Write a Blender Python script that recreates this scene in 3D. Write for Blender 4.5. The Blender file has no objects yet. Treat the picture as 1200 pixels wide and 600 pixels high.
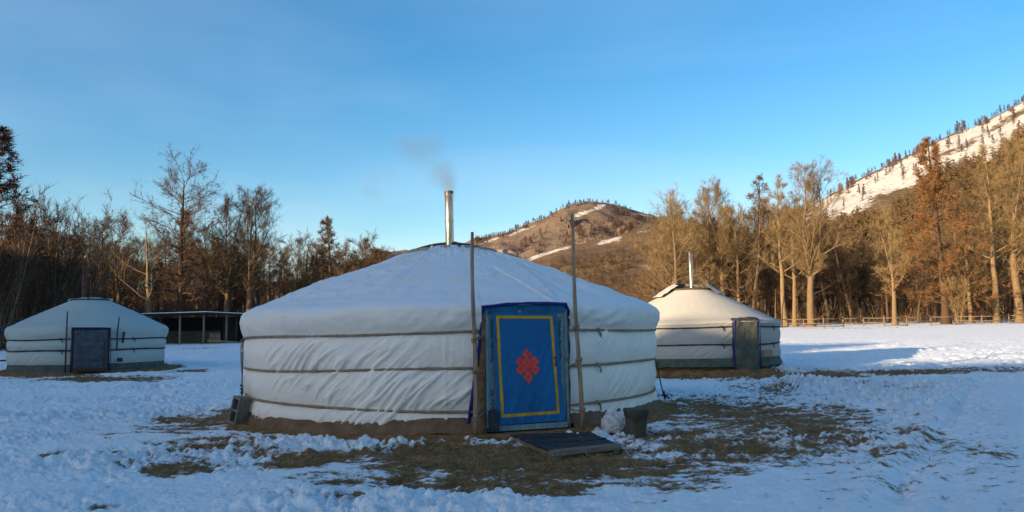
import bpy, bmesh, math, random
import numpy as np
from mathutils import Vector, Matrix

random.seed(7)
PI = math.pi
SC = bpy.context.scene
COL = SC.collection

# ------------------------------------------------------------------ camera
F = 933.0                                   # focal length in pixels of a 1200 px wide frame
EYE = np.array([0.0, 0.0, 1.45])
PITCH = math.atan((390 - 300) / F)
ROLL = math.radians(1.0)
fw = np.array([0, math.cos(PITCH), math.sin(PITCH)])
up0 = np.array([0, -math.sin(PITCH), math.cos(PITCH)])
rt0 = np.array([1.0, 0, 0])
rt = rt0 * math.cos(ROLL) - up0 * math.sin(ROLL)
up = up0 * math.cos(ROLL) + rt0 * math.sin(ROLL)
cam = bpy.data.cameras.new('camera')
cam.lens = 36.0 * F / 1200
cam.sensor_width = 36
cam.clip_start = 0.1
cam.clip_end = 12000
camo = bpy.data.objects.new('camera', cam)
COL.objects.link(camo)
M3 = Matrix((rt, up, -fw)).transposed()
camo.matrix_world = Matrix.Translation(EYE) @ M3.to_4x4()
SC.camera = camo


def ray(px, py):
    return fw * F + rt * (px - 600) + up * (300 - py)


def at(px, py, Y):
    d = ray(px, py)
    return EYE + d * (Y / d[1])


def project(x, y, z):
    v = np.stack([x - EYE[0], y - EYE[1], z - EYE[2]], -1)
    dd = v @ fw
    return 600 + F * (v @ rt) / dd, 300 - F * (v @ up) / dd


# ------------------------------------------------------------------ noise
def _h(i, j, s):
    i = i.astype(np.int64); j = j.astype(np.int64)
    n = (i * 374761393 + j * 668265263 + s * 974634777) & 0x7fffffff
    n = ((n ^ (n >> 13)) * 1274126177) & 0x7fffffff
    n = (n ^ (n >> 16)) & 0xffff
    return n / 65535.0 * 2 * PI


def pn(x, y, s=0):
    x = np.asarray(x, float); y = np.asarray(y, float)
    xi = np.floor(x); yi = np.floor(y)
    u = x - xi; v = y - yi
    fu = u * u * u * (u * (u * 6 - 15) + 10); fv = v * v * v * (v * (v * 6 - 15) + 10)

    def g(di, dj):
        a = _h(xi + di, yi + dj, s)
        return np.cos(a) * (u - di) + np.sin(a) * (v - dj)
    a = g(0, 0) * (1 - fu) + g(1, 0) * fu
    b = g(0, 1) * (1 - fu) + g(1, 1) * fu
    return (a * (1 - fv) + b * fv) * 1.5


def fbm(x, y, s=0, o=4, gain=.5):
    t = 0; a = 1; k = 1
    for i in range(o):
        t = t + a * pn(x * k, y * k, s + i * 17)
        a *= gain; k *= 2.03
    return t


def sstep(a, b, x):
    t = np.clip((x - a) / (b - a), 0, 1)
    return t * t * (3 - 2 * t)


# ------------------------------------------------------------------ objects
class MB:
    def __init__(s):
        s.v = []; s.f = []; s.n = 0

    def add(s, v, f):
        v = np.asarray(v, float).reshape(-1, 3)
        s.v.append(v)
        s.f.extend([tuple(i + s.n for i in q) for q in f])
        s.n += len(v)

    def grid(s, P, wrap=False):
        P = np.asarray(P, float)
        nu, nv = P.shape[:2]
        f = []
        for i in range(nu if wrap else nu - 1):
            k = (i + 1) % nu
            for j in range(nv - 1):
                f.append((i * nv + j, k * nv + j, k * nv + j + 1, i * nv + j + 1))
        s.add(P.reshape(-1, 3), f)

    def box(s, c, size, M=None):
        x, y, z = [d / 2 for d in size]
        v = np.array([(a, b, d) for a in (-x, x) for b in (-y, y) for d in (-z, z)])
        if M is not None:
            v = v @ np.asarray(M).T
        s.add(v + np.asarray(c), [(0, 1, 3, 2), (4, 6, 7, 5), (0, 4, 5, 1), (2, 3, 7, 6), (0, 2, 6, 4), (1, 5, 7, 3)])

    def tube(s, pts, rad, n=6, cap=True):
        pts = np.asarray(pts, float); m = len(pts)
        rad = np.broadcast_to(np.asarray(rad, float), (m,))
        t = np.gradient(pts, axis=0)
        t /= np.linalg.norm(t, axis=1)[:, None] + 1e-12
        ref = np.array([0.31, 0.17, 0.93])
        if abs(t[0] @ ref) > .9:
            ref = np.array([0.9, .3, .1])
        V = []
        for i in range(m):
            a = np.cross(t[i], ref); a /= np.linalg.norm(a) + 1e-12
            b = np.cross(t[i], a); ref = np.cross(a, t[i]) if False else ref
            for k in range(n):
                w = 2 * PI * k / n
                V.append(pts[i] + rad[i] * (math.cos(w) * a + math.sin(w) * b))
        f = []
        for i in range(m - 1):
            for k in range(n):
                q = (k + 1) % n
                f.append((i * n + k, i * n + q, (i + 1) * n + q, (i + 1) * n + k))
        if cap:
            f.append(tuple(range(n))[::-1]); f.append(tuple((m - 1) * n + k for k in range(n)))
        s.add(V, f)

    def lathe(s, prof, c=(0, 0, 0), n=24):
        P = np.array([[(c[0] + r * math.cos(2 * PI * k / n), c[1] + r * math.sin(2 * PI * k / n), c[2] + z) for r, z in prof] for k in range(n)])
        s.grid(P, wrap=True)

    def mesh(s, name, smooth=True):
        me = bpy.data.meshes.new(name)
        v = np.concatenate(s.v) if s.v else np.zeros((0, 3))
        me.from_pydata(v.tolist(), [], s.f)
        me.update()
        if smooth:
            me.polygons.foreach_set('use_smooth', np.ones(len(me.polygons), bool))
        return me

    def build(s, name, m, parent=None, smooth=True, auto=None):
        me = s.mesh(name, smooth)
        o = link(name, me, m, parent)
        if auto:
            bm = bmesh.new(); bm.from_mesh(me)
            for e in bm.edges:
                if len(e.link_faces) == 2 and e.calc_face_angle(0) > auto:
                    e.smooth = False
            bm.to_mesh(me); bm.free()
        return o


def link(name, me, m, parent=None):
    o = bpy.data.objects.new(name, me)
    if m is not None:
        me.materials.append(m)
    COL.objects.link(o)
    if parent is not None:
        o.parent = parent
        o.matrix_parent_inverse = parent.matrix_basis.inverted()
    return o


def tag(o, label=None, cat=None, group=None, kind=None):
    for k, v in (('label', label), ('category', cat), ('group', group), ('kind', kind)):
        if v:
            o[k] = v
    return o


def thing(name, loc, label, cat, group=None, rz=0):
    o = bpy.data.objects.new(name, None)
    o.empty_display_size = .1
    COL.objects.link(o)
    o.location = loc
    o.rotation_euler = (0, 0, rz)
    bpy.context.view_layer.update()
    return tag(o, label, cat, group)


def vnoise_bump(bm, d):
    pass


# ------------------------------------------------------------------ materials
class NT:
    def __init__(s, name, idblock=None):
        if idblock is None:
            s.m = bpy.data.materials.new(name); s.m.use_nodes = True
            s.t = s.m.node_tree
            s.t.nodes.clear()
        else:
            s.t = idblock

    def n(s, typ, **kw):
        nd = s.t.nodes.new(typ)
        for k, v in kw.items():
            if k.startswith('i_'):
                key = k[2:]
                key = int(key) if key.isdigit() else key.replace('_', ' ')
                nd.inputs[key].default_value = v
            else:
                setattr(nd, k, v)
        return nd

    def l(s, a, b):
        s.t.links.new(a, b)

    def noise(s, vec, scale, detail=4, rough=.55, dist=0):
        nd = s.n('ShaderNodeTexNoise')
        nd.inputs['Scale'].default_value = scale; nd.inputs['Detail'].default_value = detail
        nd.inputs['Roughness'].default_value = rough; nd.inputs['Distortion'].default_value = dist
        s.l(vec, nd.inputs['Vector'])
        return nd.outputs['Fac']

    def ramp(s, fac, stops):
        nd = s.n('ShaderNodeValToRGB')
        e = nd.color_ramp.elements
        while len(e) > 1:
            e.remove(e[-1])
        for i, (p, c) in enumerate(stops):
            if i == 0:
                e[0].position = p; el = e[0]
            else:
                el = e.new(p)
            el.color = (*c, 1) if len(c) == 3 else c
        s.l(fac, nd.inputs['Fac'])
        return nd.outputs['Color']

    def mix(s, fac, a, b, blend='MIX'):
        nd = s.n('ShaderNodeMix', data_type='RGBA', blend_type=blend)
        for k, v in ((0, fac), (6, a), (7, b)):
            if hasattr(v, 'links'):
                s.l(v, nd.inputs[k])
            else:
                nd.inputs[k].default_value = v if k == 0 else (*v, 1)
        return nd.outputs[2]

    def math(s, op, a, b=None, c=None, clamp=False):
        nd = s.n('ShaderNodeMath', operation=op, use_clamp=clamp)
        for k, v in enumerate((a, b, c)):
            if v is None:
                continue
            if hasattr(v, 'links'):
                s.l(v, nd.inputs[k])
            else:
                nd.inputs[k].default_value = v
        return nd.outputs[0]

    def bump(s, h, strength, dist, normal=None):
        nd = s.n('ShaderNodeBump')
        nd.inputs['Strength'].default_value = strength; nd.inputs['Distance'].default_value = dist
        s.l(h, nd.inputs['Height'])
        if normal is not None:
            s.l(normal, nd.inputs['Normal'])
        return nd.outputs['Normal']

    def out(s, color, rough=.8, normal=None, metallic=0, spec=.3, **kw):
        b = s.n('ShaderNodeBsdfPrincipled')
        for k, v in (('Base Color', color), ('Roughness', rough), ('Metallic', metallic), ('Specular IOR Level', spec)):
            if hasattr(v, 'links'):
                s.l(v, b.inputs[k])
            else:
                b.inputs[k].default_value = (*v, 1) if isinstance(v, tuple) else v
        if normal is not None:
            s.l(normal, b.inputs['Normal'])
        o = s.n('ShaderNodeOutputMaterial')
        s.l(b.outputs[0], o.inputs['Surface'])
        return s.m

    def obj(s, sx=1, sy=1, sz=1):
        tc = s.n('ShaderNodeTexCoord')
        mp = s.n('ShaderNodeMapping')
        mp.inputs['Scale'].default_value = (sx, sy, sz)
        s.l(tc.outputs['Object'], mp.inputs['Vector'])
        return mp.outputs['Vector']


def simple(name, c1, c2, scale=8, rough=.8, bump=.2, bd=.01, metallic=0, stretch=(1, 1, 1), lo=.35, hi=.65, spec=.3, dirt=None):
    N = NT(name)
    v = N.obj(*stretch)
    f = N.noise(v, scale, 5, .6)
    col = N.ramp(f, [(lo, c1), (hi, c2)])
    if dirt:
        g = N.noise(N.obj(), dirt[1], 5, .65)
        col = N.mix(N.ramp(g, [(dirt[2], (0, 0, 0)), (dirt[3], (1, 1, 1))]), col, dirt[0])
    h = N.noise(v, scale * 5, 4, .6)
    return N.out(col, rough, N.bump(h, bump, bd), metallic, spec)


M = {}


def canvas(name, base, frost_sky=None, wr=.5, soot=None):
    N = NT(name)
    v = N.obj()
    f = N.noise(v, 1.3, 5, .6)
    col = N.ramp(f, [(.3, tuple(c * .93 for c in base)), (.65, base)])
    # rain streaks and grime running down the cloth
    g = N.noise(N.obj(5, 5, .5), 2.2, 4, .6)
    col = N.mix(N.ramp(g, [(.55, (0, 0, 0)), (.8, (.22, .22, .22))]), col, tuple(c * .72 for c in base))
    w = N.noise(N.obj(60, 60, 60), 4, 2, .5)
    c2 = N.noise(v, 7, 5, .6, .6)
    n1 = N.bump(c2, wr, .03)
    n2 = N.bump(w, .12, .002, n1)
    if frost_sky:
        fr = N.noise(v, 2.4, 6, .62, .4)
        fine = N.noise(v, 60, 3, .6)
        fr2 = N.math('ADD', fr, N.math('MULTIPLY', fine, .12))
        ge = N.n('ShaderNodeNewGeometry'); sx = N.n('ShaderNodeSeparateXYZ'); N.l(ge.outputs['True Normal'], sx.inputs[0])
        lie = N.ramp(sx.outputs['Z'], [(.45, (0, 0, 0)), (.8, (1, 1, 1))])     # frost and the slope's sky-lit blue, painted on upward faces, not the hanging edge
        col = N.mix(N.math('MULTIPLY', lie, N.ramp(fr2, [(.40, (.35, .35, .35)), (.62, (.95, .95, .95))])), col, frost_sky)
    if soot:
        ge2 = N.n('ShaderNodeNewGeometry')
        vd = N.n('ShaderNodeVectorMath', operation='DISTANCE'); N.l(ge2.outputs['Position'], vd.inputs[0]); vd.inputs[1].default_value = soot
        sn = N.math('MULTIPLY', N.ramp(vd.outputs['Value'], [(.15, (1, 1, 1)), (1.0, (0, 0, 0))]), N.ramp(N.noise(v, 3.0, 5, .65), [(.4, (0, 0, 0)), (.75, (1, 1, 1))]))
        col = N.mix(N.math('MULTIPLY', sn, .8), col, (.16, .13, .11))
    return N.out(col, .75, n2, 0, .25)


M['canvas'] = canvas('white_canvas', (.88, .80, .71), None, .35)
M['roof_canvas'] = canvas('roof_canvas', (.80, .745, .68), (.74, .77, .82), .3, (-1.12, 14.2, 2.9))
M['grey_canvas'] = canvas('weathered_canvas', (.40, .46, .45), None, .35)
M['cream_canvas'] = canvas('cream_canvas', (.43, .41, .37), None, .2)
M['felt'] = simple('brown_felt', (.13, .075, .042), (.21, .125, .075), 7, .95, .6, .02)
M['grey_skirt'] = simple('grey_skirt_cloth', (.05, .062, .062), (.09, .105, .10), 5, .9, .4, .01)
M['green_skirt'] = simple('green_skirt_cloth', (.045, .065, .05), (.08, .11, .085), 5, .8, .4, .01)
M['strap'] = simple('brown_webbing', (.18, .125, .085), (.36, .27, .19), 14, .9, .6, .006, stretch=(1, 1, 3))
M['dark_strap'] = simple('dark_rope', (.02, .018, .022), (.055, .05, .06), 14, .9, .5, .006)
M['blue_trim'] = simple('navy_trim', (.012, .02, .16), (.02, .035, .24), 12, .8, .3, .004)
M['wood'] = simple('grey_wood', (.16, .115, .075), (.36, .27, .18), 5, .85, .7, .01, stretch=(6, 6, .5))
M['dark_wood'] = simple('dark_wood', (.035, .025, .018), (.08, .055, .038), 6, .85, .6, .01, stretch=(6, 6, .6))
M['mat_black'] = simple('black_slats', (.012, .013, .016), (.04, .042, .05), 9, .7, .5, .01, dirt=((.3, .3, .32), 14, .6, .75))
M['plank'] = simple('worn_plank', (.13, .10, .075), (.26, .21, .16), 6, .85, .7, .01, stretch=(1.2, 6, 6))
M['blue_cloth'] = simple('blue_cloth', (.003, .098, .26), (.004, .132, .33), 3, .65, .25, .004, lo=.3, hi=.7)
M['blue_valance'] = simple('blue_valance', (.004, .07, .17), (.01, .12, .25), 6, .7, .5, .01)
M['yellow'] = simple('yellow_band', (.50, .26, .012), (.60, .33, .02), 12, .75, .3, .004)
M['red'] = simple('red_applique', (.72, .05, .025), (.80, .075, .035), 12, .75, .3, .004)
M['blue_paint'] = simple('weathered_blue_paint', (.11, .19, .225), (.21, .315, .35), 9, .7, .5, .006, stretch=(3, 3, .6), dirt=((.07, .06, .05), 7, .6, .72))
M['scroll'] = simple('scroll_paint', (.06, .10, .12), (.11, .16, .18), 30, .7, .2, .002)
M['padded'] = simple('padded_grey', (.045, .06, .075), (.085, .10, .115), 6, .85, .5, .02)
M['olive'] = simple('olive_cloth', (.07, .075, .06), (.12, .12, .095), 4, .85, .4, .01, dirt=((.2, .15, .09), 2.5, .62, .8))
M['cardboard'] = simple('cardboard', (.28, .19, .10), (.34, .24, .14), 9, .9, .2, .004)
M['steel'] = simple('chimney_steel', (.34, .29, .22), (.60, .55, .47), 4, .26, .15, .004, metallic=.9, stretch=(2, 2, .6), dirt=((.16, .11, .07), 5, .58, .75))
M['soot'] = simple('soot_steel', (.05, .03, .024), (.13, .065, .042), 8, .6, .3, .005, metallic=.5)
M['concrete'] = simple('cinder_concrete', (.13, .125, .10), (.22, .205, .165), 25, .95, .8, .006)
M['bucket'] = simple('bucket_zinc', (.05, .06, .05), (.11, .12, .10), 9, .75, .5, .01, dirt=((.09, .06, .035), 9, .5, .65))
M['slop'] = simple('bucket_slop', (.06, .04, .02), (.16, .11, .06), 20, .9, .7, .02)
M['teal_rope'] = simple('teal_rope', (.02, .06, .08), (.04, .10, .13), 40, .8, .5, .004)
M['shed_wood'] = simple('shed_boards', (.02, .017, .016), (.05, .04, .034), 3, .9, .5, .01, stretch=(8, 8, .5))
M['shed_snow'] = simple('roof_snow', (.74, .77, .80), (.82, .84, .87), 3, .7, .3, .03)
M['post'] = simple('pale_post', (.12, .09, .06), (.22, .17, .115), 5, .85, .5, .01, stretch=(6, 6, .5))
M['fence'] = simple('fence_wood', (.10, .07, .05), (.20, .145, .10), 5, .85, .5, .01, stretch=(4, 4, .6))
M['inner'] = simple('dark_interior', (.008, .008, .008), (.015, .014, .013), 5, .9, .1, .01)
M['crown_glaze'] = simple('crown_plastic', (.10, .13, .19), (.16, .20, .27), 3, .35, .1, .01)
M['tan_felt'] = simple('tan_felt_roll', (.24, .19, .14), (.38, .32, .25), 8, .9, .5, .01)
# plastic bag
N = NT('bag_plastic')
M['bag'] = N.out(N.ramp(N.noise(N.obj(), 9, 4), [(.35, (.50, .50, .52)), (.7, (.68, .68, .70))]), .35, N.bump(N.noise(N.obj(), 30, 4, .6, 1.5), .8, .02), 0, .5)


def bark(name, a, b, sc=6):
    N = NT(name)
    oi = N.n('ShaderNodeObjectInfo')
    v = N.obj(3, 3, .6)
    f = N.noise(v, sc, 5, .65)
    col = N.ramp(f, [(.35, a), (.65, b)])
    k = N.math('MULTIPLY_ADD', oi.outputs['Random'], .5, .72)
    cc = N.n('ShaderNodeCombineColor')
    for i in range(3):
        N.l(k, cc.inputs[i])
    col = N.mix(1.0, col, cc.outputs[0], 'MULTIPLY')
    return N.out(col, .9, N.bump(f, .8, .05), 0, .15)


M['bark_tan'] = bark('tan_bark', (.10, .066, .035), (.235, .16, .085))
M['bark_dark'] = bark('dark_bark', (.045, .027, .018), (.10, .058, .035))
M['bark_mid'] = bark('mid_bark', (.08, .052, .032), (.18, .12, .07))
M['twig_tan'] = bark('tan_twigs', (.13, .088, .041), (.225, .155, .073), .8)
M['twig_brown'] = bark('brown_twigs', (.058, .038, .022), (.11, .073, .039), .8)
M['twig_rust'] = bark('rust_needles', (.105, .05, .02), (.18, .088, .034), .8)
M['twig_red'] = bark('reddish_twigs', (.056, .037, .026), (.105, .068, .044), .8)
M['ridge_tree'] = bark('ridge_larch', (.06, .035, .028), (.11, .065, .048), 1)

# ------------------------------------------------------------------ terrain
GK = np.array([(-400, .6), (-60, .3), (-10, 0), (0, 0), (8, 0), (11, .10), (20, .17), (27, .26), (35, .46), (50, .82), (70, 1.15), (93, 1.48), (120, 2.1), (160, 3.2), (260, 6.0), (600, 12), (4000, 14)])
_gy = np.linspace(-400, 4000, 8801)
_gv = np.interp(_gy, GK[:, 0], GK[:, 1])
_k = np.ones(15) / 15
_gv = np.convolve(np.pad(_gv, 7, mode='edge'), _k, mode='valid')


def gz(x, y):
    x = np.asarray(x, float); y = np.asarray(y, float)
    z = np.interp(y, _gy, _gv)
    z = z + .30 * sstep(-6, -18, x) * np.exp(-((y - 48) / 18.0) ** 2)
    z = z + .07 * np.exp(-((x + 15) ** 2 + (y - 27) ** 2) / 90.0)
    z = z - .13 * np.exp(-((x - 6) ** 2 + (y - 25) ** 2) / 60.0)
    return z


def ground(px, py):
    d = ray(px, py); d = d / d[1]
    lo, hi = 3.0, 400.0
    ys = np.geomspace(lo, hi, 4000)
    h = EYE[2] + d[2] * ys - gz(d[0] * ys, ys)
    i = np.argmax(h < 0)
    if h[i] >= 0:
        i = len(ys) - 1
    Y = ys[i]
    x = d[0] * Y
    return np.array([x, Y, float(gz(x, Y))])


GERS = dict(main=(-1.085, 14.5, 3.60), left=(-14.95, 28.2, 2.47), right=(5.82, 26.0, 2.70))

# bare patches: where in the yard the snow is worn off  (px, py, half width, half height, strength)
PATCH = [(600, 540, 165, 22, 1.1), (520, 528, 120, 14, 1.0), (690, 552, 130, 14, .8), (600, 570, 170, 10, .80), (470, 560, 100, 12, .78),
         (780, 508, 70, 9, .72), (890, 488, 150, 34, .73), (960, 456, 110, 10, .76), (850, 526, 150, 25, .75), (760, 480, 40, 6, .55), (925, 440, 105, 7, 1.0), (1060, 436, 170, 4.0, .85), (780, 548, 130, 16, .68), (420, 575, 140, 9, .55), (180, 500, 80, 10, .5),
         (840, 436, 85, 6, 1.1), (215, 546, 40, 8, 1.1), (205, 490, 42, 5, .8), (235, 500, 40, 10, .62), (250, 522, 80, 16, .66), (365, 536, 46, 9, 1.15), (320, 528, 60, 9, .6),
         (275, 486, 32, 14, .9), (120, 444, 70, 3.5, 1.1), (60, 440, 60, 3, .8), (226, 434, 20, 2, .9), (60, 533, 18, 3, .8), (120, 594, 30, 5, .8), (660, 530, 120, 12, 1.0), (985, 480, 60, 18, .45),
         (800, 470, 30, 3, .8), (830, 470, 20, 2, .9), (1000, 384.5, 90, 1.2, .5), (230, 408, 40, 1.5, .5)]
PW = []
for px, py, hw, hh, s in PATCH:
    c = ground(px, py); a = ground(px, py - hh); b = ground(px, py + hh)
    PW.append((c[0], c[1], hw * c[1] / F, max(.08, (a[1] - b[1]) / 2), s))


def bare_field(x, y):
    wx = x + .35 * fbm(x * .9, y * .9, 3, 3); wy = y + .35 * fbm(x * .9, y * .9, 9, 3)
    b = np.zeros_like(x)
    for cx, cy, rx, ry, s in PW:
        q = ((wx - cx) / rx) ** 2 + ((wy - cy) / ry) ** 2
        b = np.maximum(b, s * np.exp(-q * .7))
    for k, (cx, cy, R) in GERS.items():
        r = np.hypot(x - cx, y - cy)
        ext = .34 if k == 'main' else .55
        b = np.maximum(b, 1.25 * sstep(R + ext + .25, R + ext - .1, r + .12 * fbm(x * 1.4, y * 1.4, 21, 3)))
    return b


T0 = ground(1035, 600); T1 = ground(1138, 462)
tdir = (T1 - T0)[:2]; tdir = tdir / np.linalg.norm(tdir); tnor = np.array([tdir[1], -tdir[0]])
MOUND = [(1000, 462, 75, 20, .13), (1080, 450, 60, 12, .10), (940, 447, 40, 5, .10), (410, 523, 120, 7, .045), (330, 520, 60, 6, .04), (350, 585, 60, 12, .07), (80, 590, 120, 14, .05), (560, 592, 120, 10, .06),
         (930, 437, 40, 3, .12), (250, 455, 30, 8, .06), (830, 460, 50, 6, .06)]
MW = []
for px, py, hw, hh, s in MOUND:
    c = ground(px, py); a = ground(px, py - hh); b = ground(px, py + hh)
    MW.append((c[0], c[1], hw * c[1] / F, max(.15, (a[1] - b[1]) / 2), s))


def build_ground():
    az = np.concatenate([np.linspace(-180, -44, 40)[:-1], np.linspace(-44, -35, 30)[:-1], np.linspace(-35, 35, 760)[:-1], np.linspace(35, 44, 30)[:-1], np.linspace(44, 180, 40)[:-1]])
    az = np.radians(az)
    d = [2.6]
    while d[-1] < 55:
        d.append(d[-1] * 1.0058)
    while d[-1] < 240:
        d.append(d[-1] * 1.02)
    while d[-1] < 5000:
        d.append(d[-1] * 1.12)
    d = np.array(d)
    A, D = np.meshgrid(az, d, indexing='ij')
    X = D * np.sin(A); Y = D * np.cos(A)
    Z = gz(X, Y)
    b = bare_field(X, Y)
    rough = fbm(X * 2.2, Y * 2.2, 40, 2)
    # worn snow rim breaks up with grass tufts
    edge = b + .26 * fbm(X * 1.6, Y * 3.6, 50, 5) + .26 * fbm(X * 6, Y * 14, 57, 3)
    snow = 1 - sstep(.26, .80, edge)
    fade = sstep(60, 30, D)
    # trampled snow left, packed and smoother on the right track
    side = ((X - T0[0]) * tnor[0] + (Y - T0[1]) * tnor[1])
    packed = sstep(-.6, .4, side) * sstep(26, 18, D)
    amp = (.050 * (1 - .78 * packed)) * (.22 + .95 * sstep(-.5, .6, fbm(X * .30, Y * .45, 66, 3)))
    lump = fbm(X * 2.4, Y * 2.4, 61, 2) * 1.1 + np.abs(fbm(X * 5.2, Y * 5.2, 63, 3)) * 1.4 - .6 + .5 * fbm(X * 13, Y * 13, 65, 2)
    foot = -np.maximum(0, pn(X * 3.3, Y * 2.6, 71) - .28) * 2.3 - 1.6 * np.maximum(0, pn(X * 1.9, Y * 1.5, 73) - .42) * sstep(-.2, .3, pn(X * .4, Y * .3, 74))
    dz = amp * (lump + foot * 1.5) + .05 * fbm(X * .5, Y * .5, 81, 2)
    for cx, cy, rx, ry, s in MW:
        q = ((X - cx) / rx) ** 2 + ((Y - cy) / ry) ** 2
        g = np.exp(-q)
        cl = np.abs(fbm(X * 4.5, Y * 4.5, 91, 3)) * 1.3 + np.maximum(0, pn(X * 9, Y * 9, 93)) * .5
        dz = dz + g * s * (.35 + cl)
        snow = np.maximum(snow, sstep(.45, .75, g * (.6 + cl * .5)))
    for off, w, dep in ((0, .17, .085), (.42, .10, .045), (1.55, .2, .085), (-.25, .12, -.05), (.85, .1, .03), (1.85, .12, -.04)):
        wob = .10 * pn(Y * .35, Y * 0 + off, 99)
        g = np.exp(-((side - off + wob) / w) ** 2) * sstep(26, 15, D)
        dz = dz - dep * g * (1 + .5 * pn(X * 6, Y * 6, 98))
    dz = dz * fade * (.35 + .65 * snow) + .02 * (snow - .5) * fade
    dz = dz + (1 - snow) * fade * .012 * fbm(X * 9, Y * 9, 85, 3)
    for k, (cx, cy, R) in GERS.items():                         # earth banked up round the tents
        r = np.hypot(X - cx, Y - cy)
        hb = {'main': .04, 'left': .07, 'right': .17}[k]
        inner = sstep(R + .55, R + .05, r)
        dz = dz * (1 - .6 * inner) + hb * inner * (1 + .35 * pn(X * 2.5, Y * 2.5, 33))
        dz = np.where(r < R - .3, 0, dz)
    # long gentle drifts far out
    dz = dz + sstep(20, 50, D) * sstep(400, 200, D) * .05 * fbm(X * .12, Y * .12, 88, 3)
    Z = Z + dz
    nu, nv = X.shape
    P = np.stack([X, Y, Z], -1).reshape(-1, 3)
    P = np.vstack([P, [[0, 0, float(gz(0, 0))]]])
    idx = np.arange(nu * nv).reshape(nu, nv)
    k = np.roll(idx, -1, axis=0)
    q = np.stack([idx[:, :-1], k[:, :-1], k[:, 1:], idx[:, 1:]], -1).reshape(-1, 4)[:, ::-1]
    tri = np.stack([idx[:, 0], k[:, 0], np.full(nu, nu * nv)], -1)
    me = bpy.data.meshes.new('ground')
    nq, nt = len(q), len(tri)
    me.vertices.add(len(P)); me.vertices.foreach_set('co', P.ravel())
    me.loops.add(nq * 4 + nt * 3)
    me.loops.foreach_set('vertex_index', np.concatenate([q.ravel(), tri.ravel()]).astype(np.int32))
    me.polygons.add(nq + nt)
    me.polygons.foreach_set('loop_start', np.concatenate([np.arange(nq) * 4, nq * 4 + np.arange(nt) * 3]).astype(np.int32))
    me.polygons.foreach_set('use_smooth', np.ones(nq + nt, bool))
    me.update(calc_edges=True); me.validate()
    at_ = me.attributes.new('bare', 'FLOAT', 'POINT')
    # far forest floor carries needles and leaves
    wood = sstep(96, 112, Y) * .30 * (1 + fbm(X * .25, Y * .25, 77, 3))
    bb = np.clip(1 - snow, 0, 1)
    bb = np.maximum(bb, np.clip(wood, 0, .5))
    bb = np.where(snow > .98, np.minimum(bb, .5), bb)
    at_.data.foreach_set('value', np.concatenate([bb.ravel(), [0]]).astype(np.float32))
    N = NT('snowy_ground')
    a = N.n('ShaderNodeAttribute', attribute_name='bare')
    v = N.obj()
    fine = N.noise(v, 16, 5, .7)
    fine2 = N.noise(N.obj(.5, 1, 1), 46, 4, .7)
    sc = N.noise(v, 2.1, 4, .6)
    fb = N.math('ADD', a.outputs['Fac'], N.math('MULTIPLY', N.math('SUBTRACT', fine, .5), 1.7))
    fb = N.math('ADD', fb, N.math('MULTIPLY', N.math('SUBTRACT', fine2, .5), 1.0))
    mask = N.ramp(fb, [(.22, (0, 0, 0)), (.42, (.35, .35, .35)), (.70, (1, 1, 1))])
    # odd specks of straw and dung on the snow
    spk = N.noise(N.obj(.7, 1, 1), 9, 3, .75)
    mask2 = N.ramp(N.math('ADD', spk, N.math('MULTIPLY', sc, .35)), [(.86, (0, 0, 0)), (.91, (.8, .8, .8))])
    mk = N.math('MAXIMUM', mask, mask2, clamp=True)
    snowc = N.ramp(N.noise(v, 3.5, 4, .6), [(.3, (.80, .83, .87)), (.7, (.90, .91, .92))])
    soil = N.ramp(N.noise(v, 5, 6, .7), [(.3, (.10, .046, .015)), (.5, (.205, .105, .038)), (.72, (.36, .20, .075))])
    straw = N.ramp(N.noise(N.obj(6, 30, 10), 3, 4, .65), [(.5, (0, 0, 0)), (.68, (1, 1, 1))])
    soil = N.mix(N.math('MULTIPLY', straw, .4), soil, (.44, .28, .12))
    col = N.mix(mk, snowc, soil)
    hs = N.math('ADD', N.math('MULTIPLY', N.noise(v, 10, 5, .65), .6), N.math('MULTIPLY', N.noise(v, 34, 4, .65), .4))
    n1 = N.bump(hs, .9, .05)
    n2 = N.bump(mk, .5, .02, n1)
    m = N.out(col, N.math('MULTIPLY_ADD', mk, .3, .6), n2, 0, .25)
    o = link('ground', me, m)
    tag(o, kind='structure')


build_ground()


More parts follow.
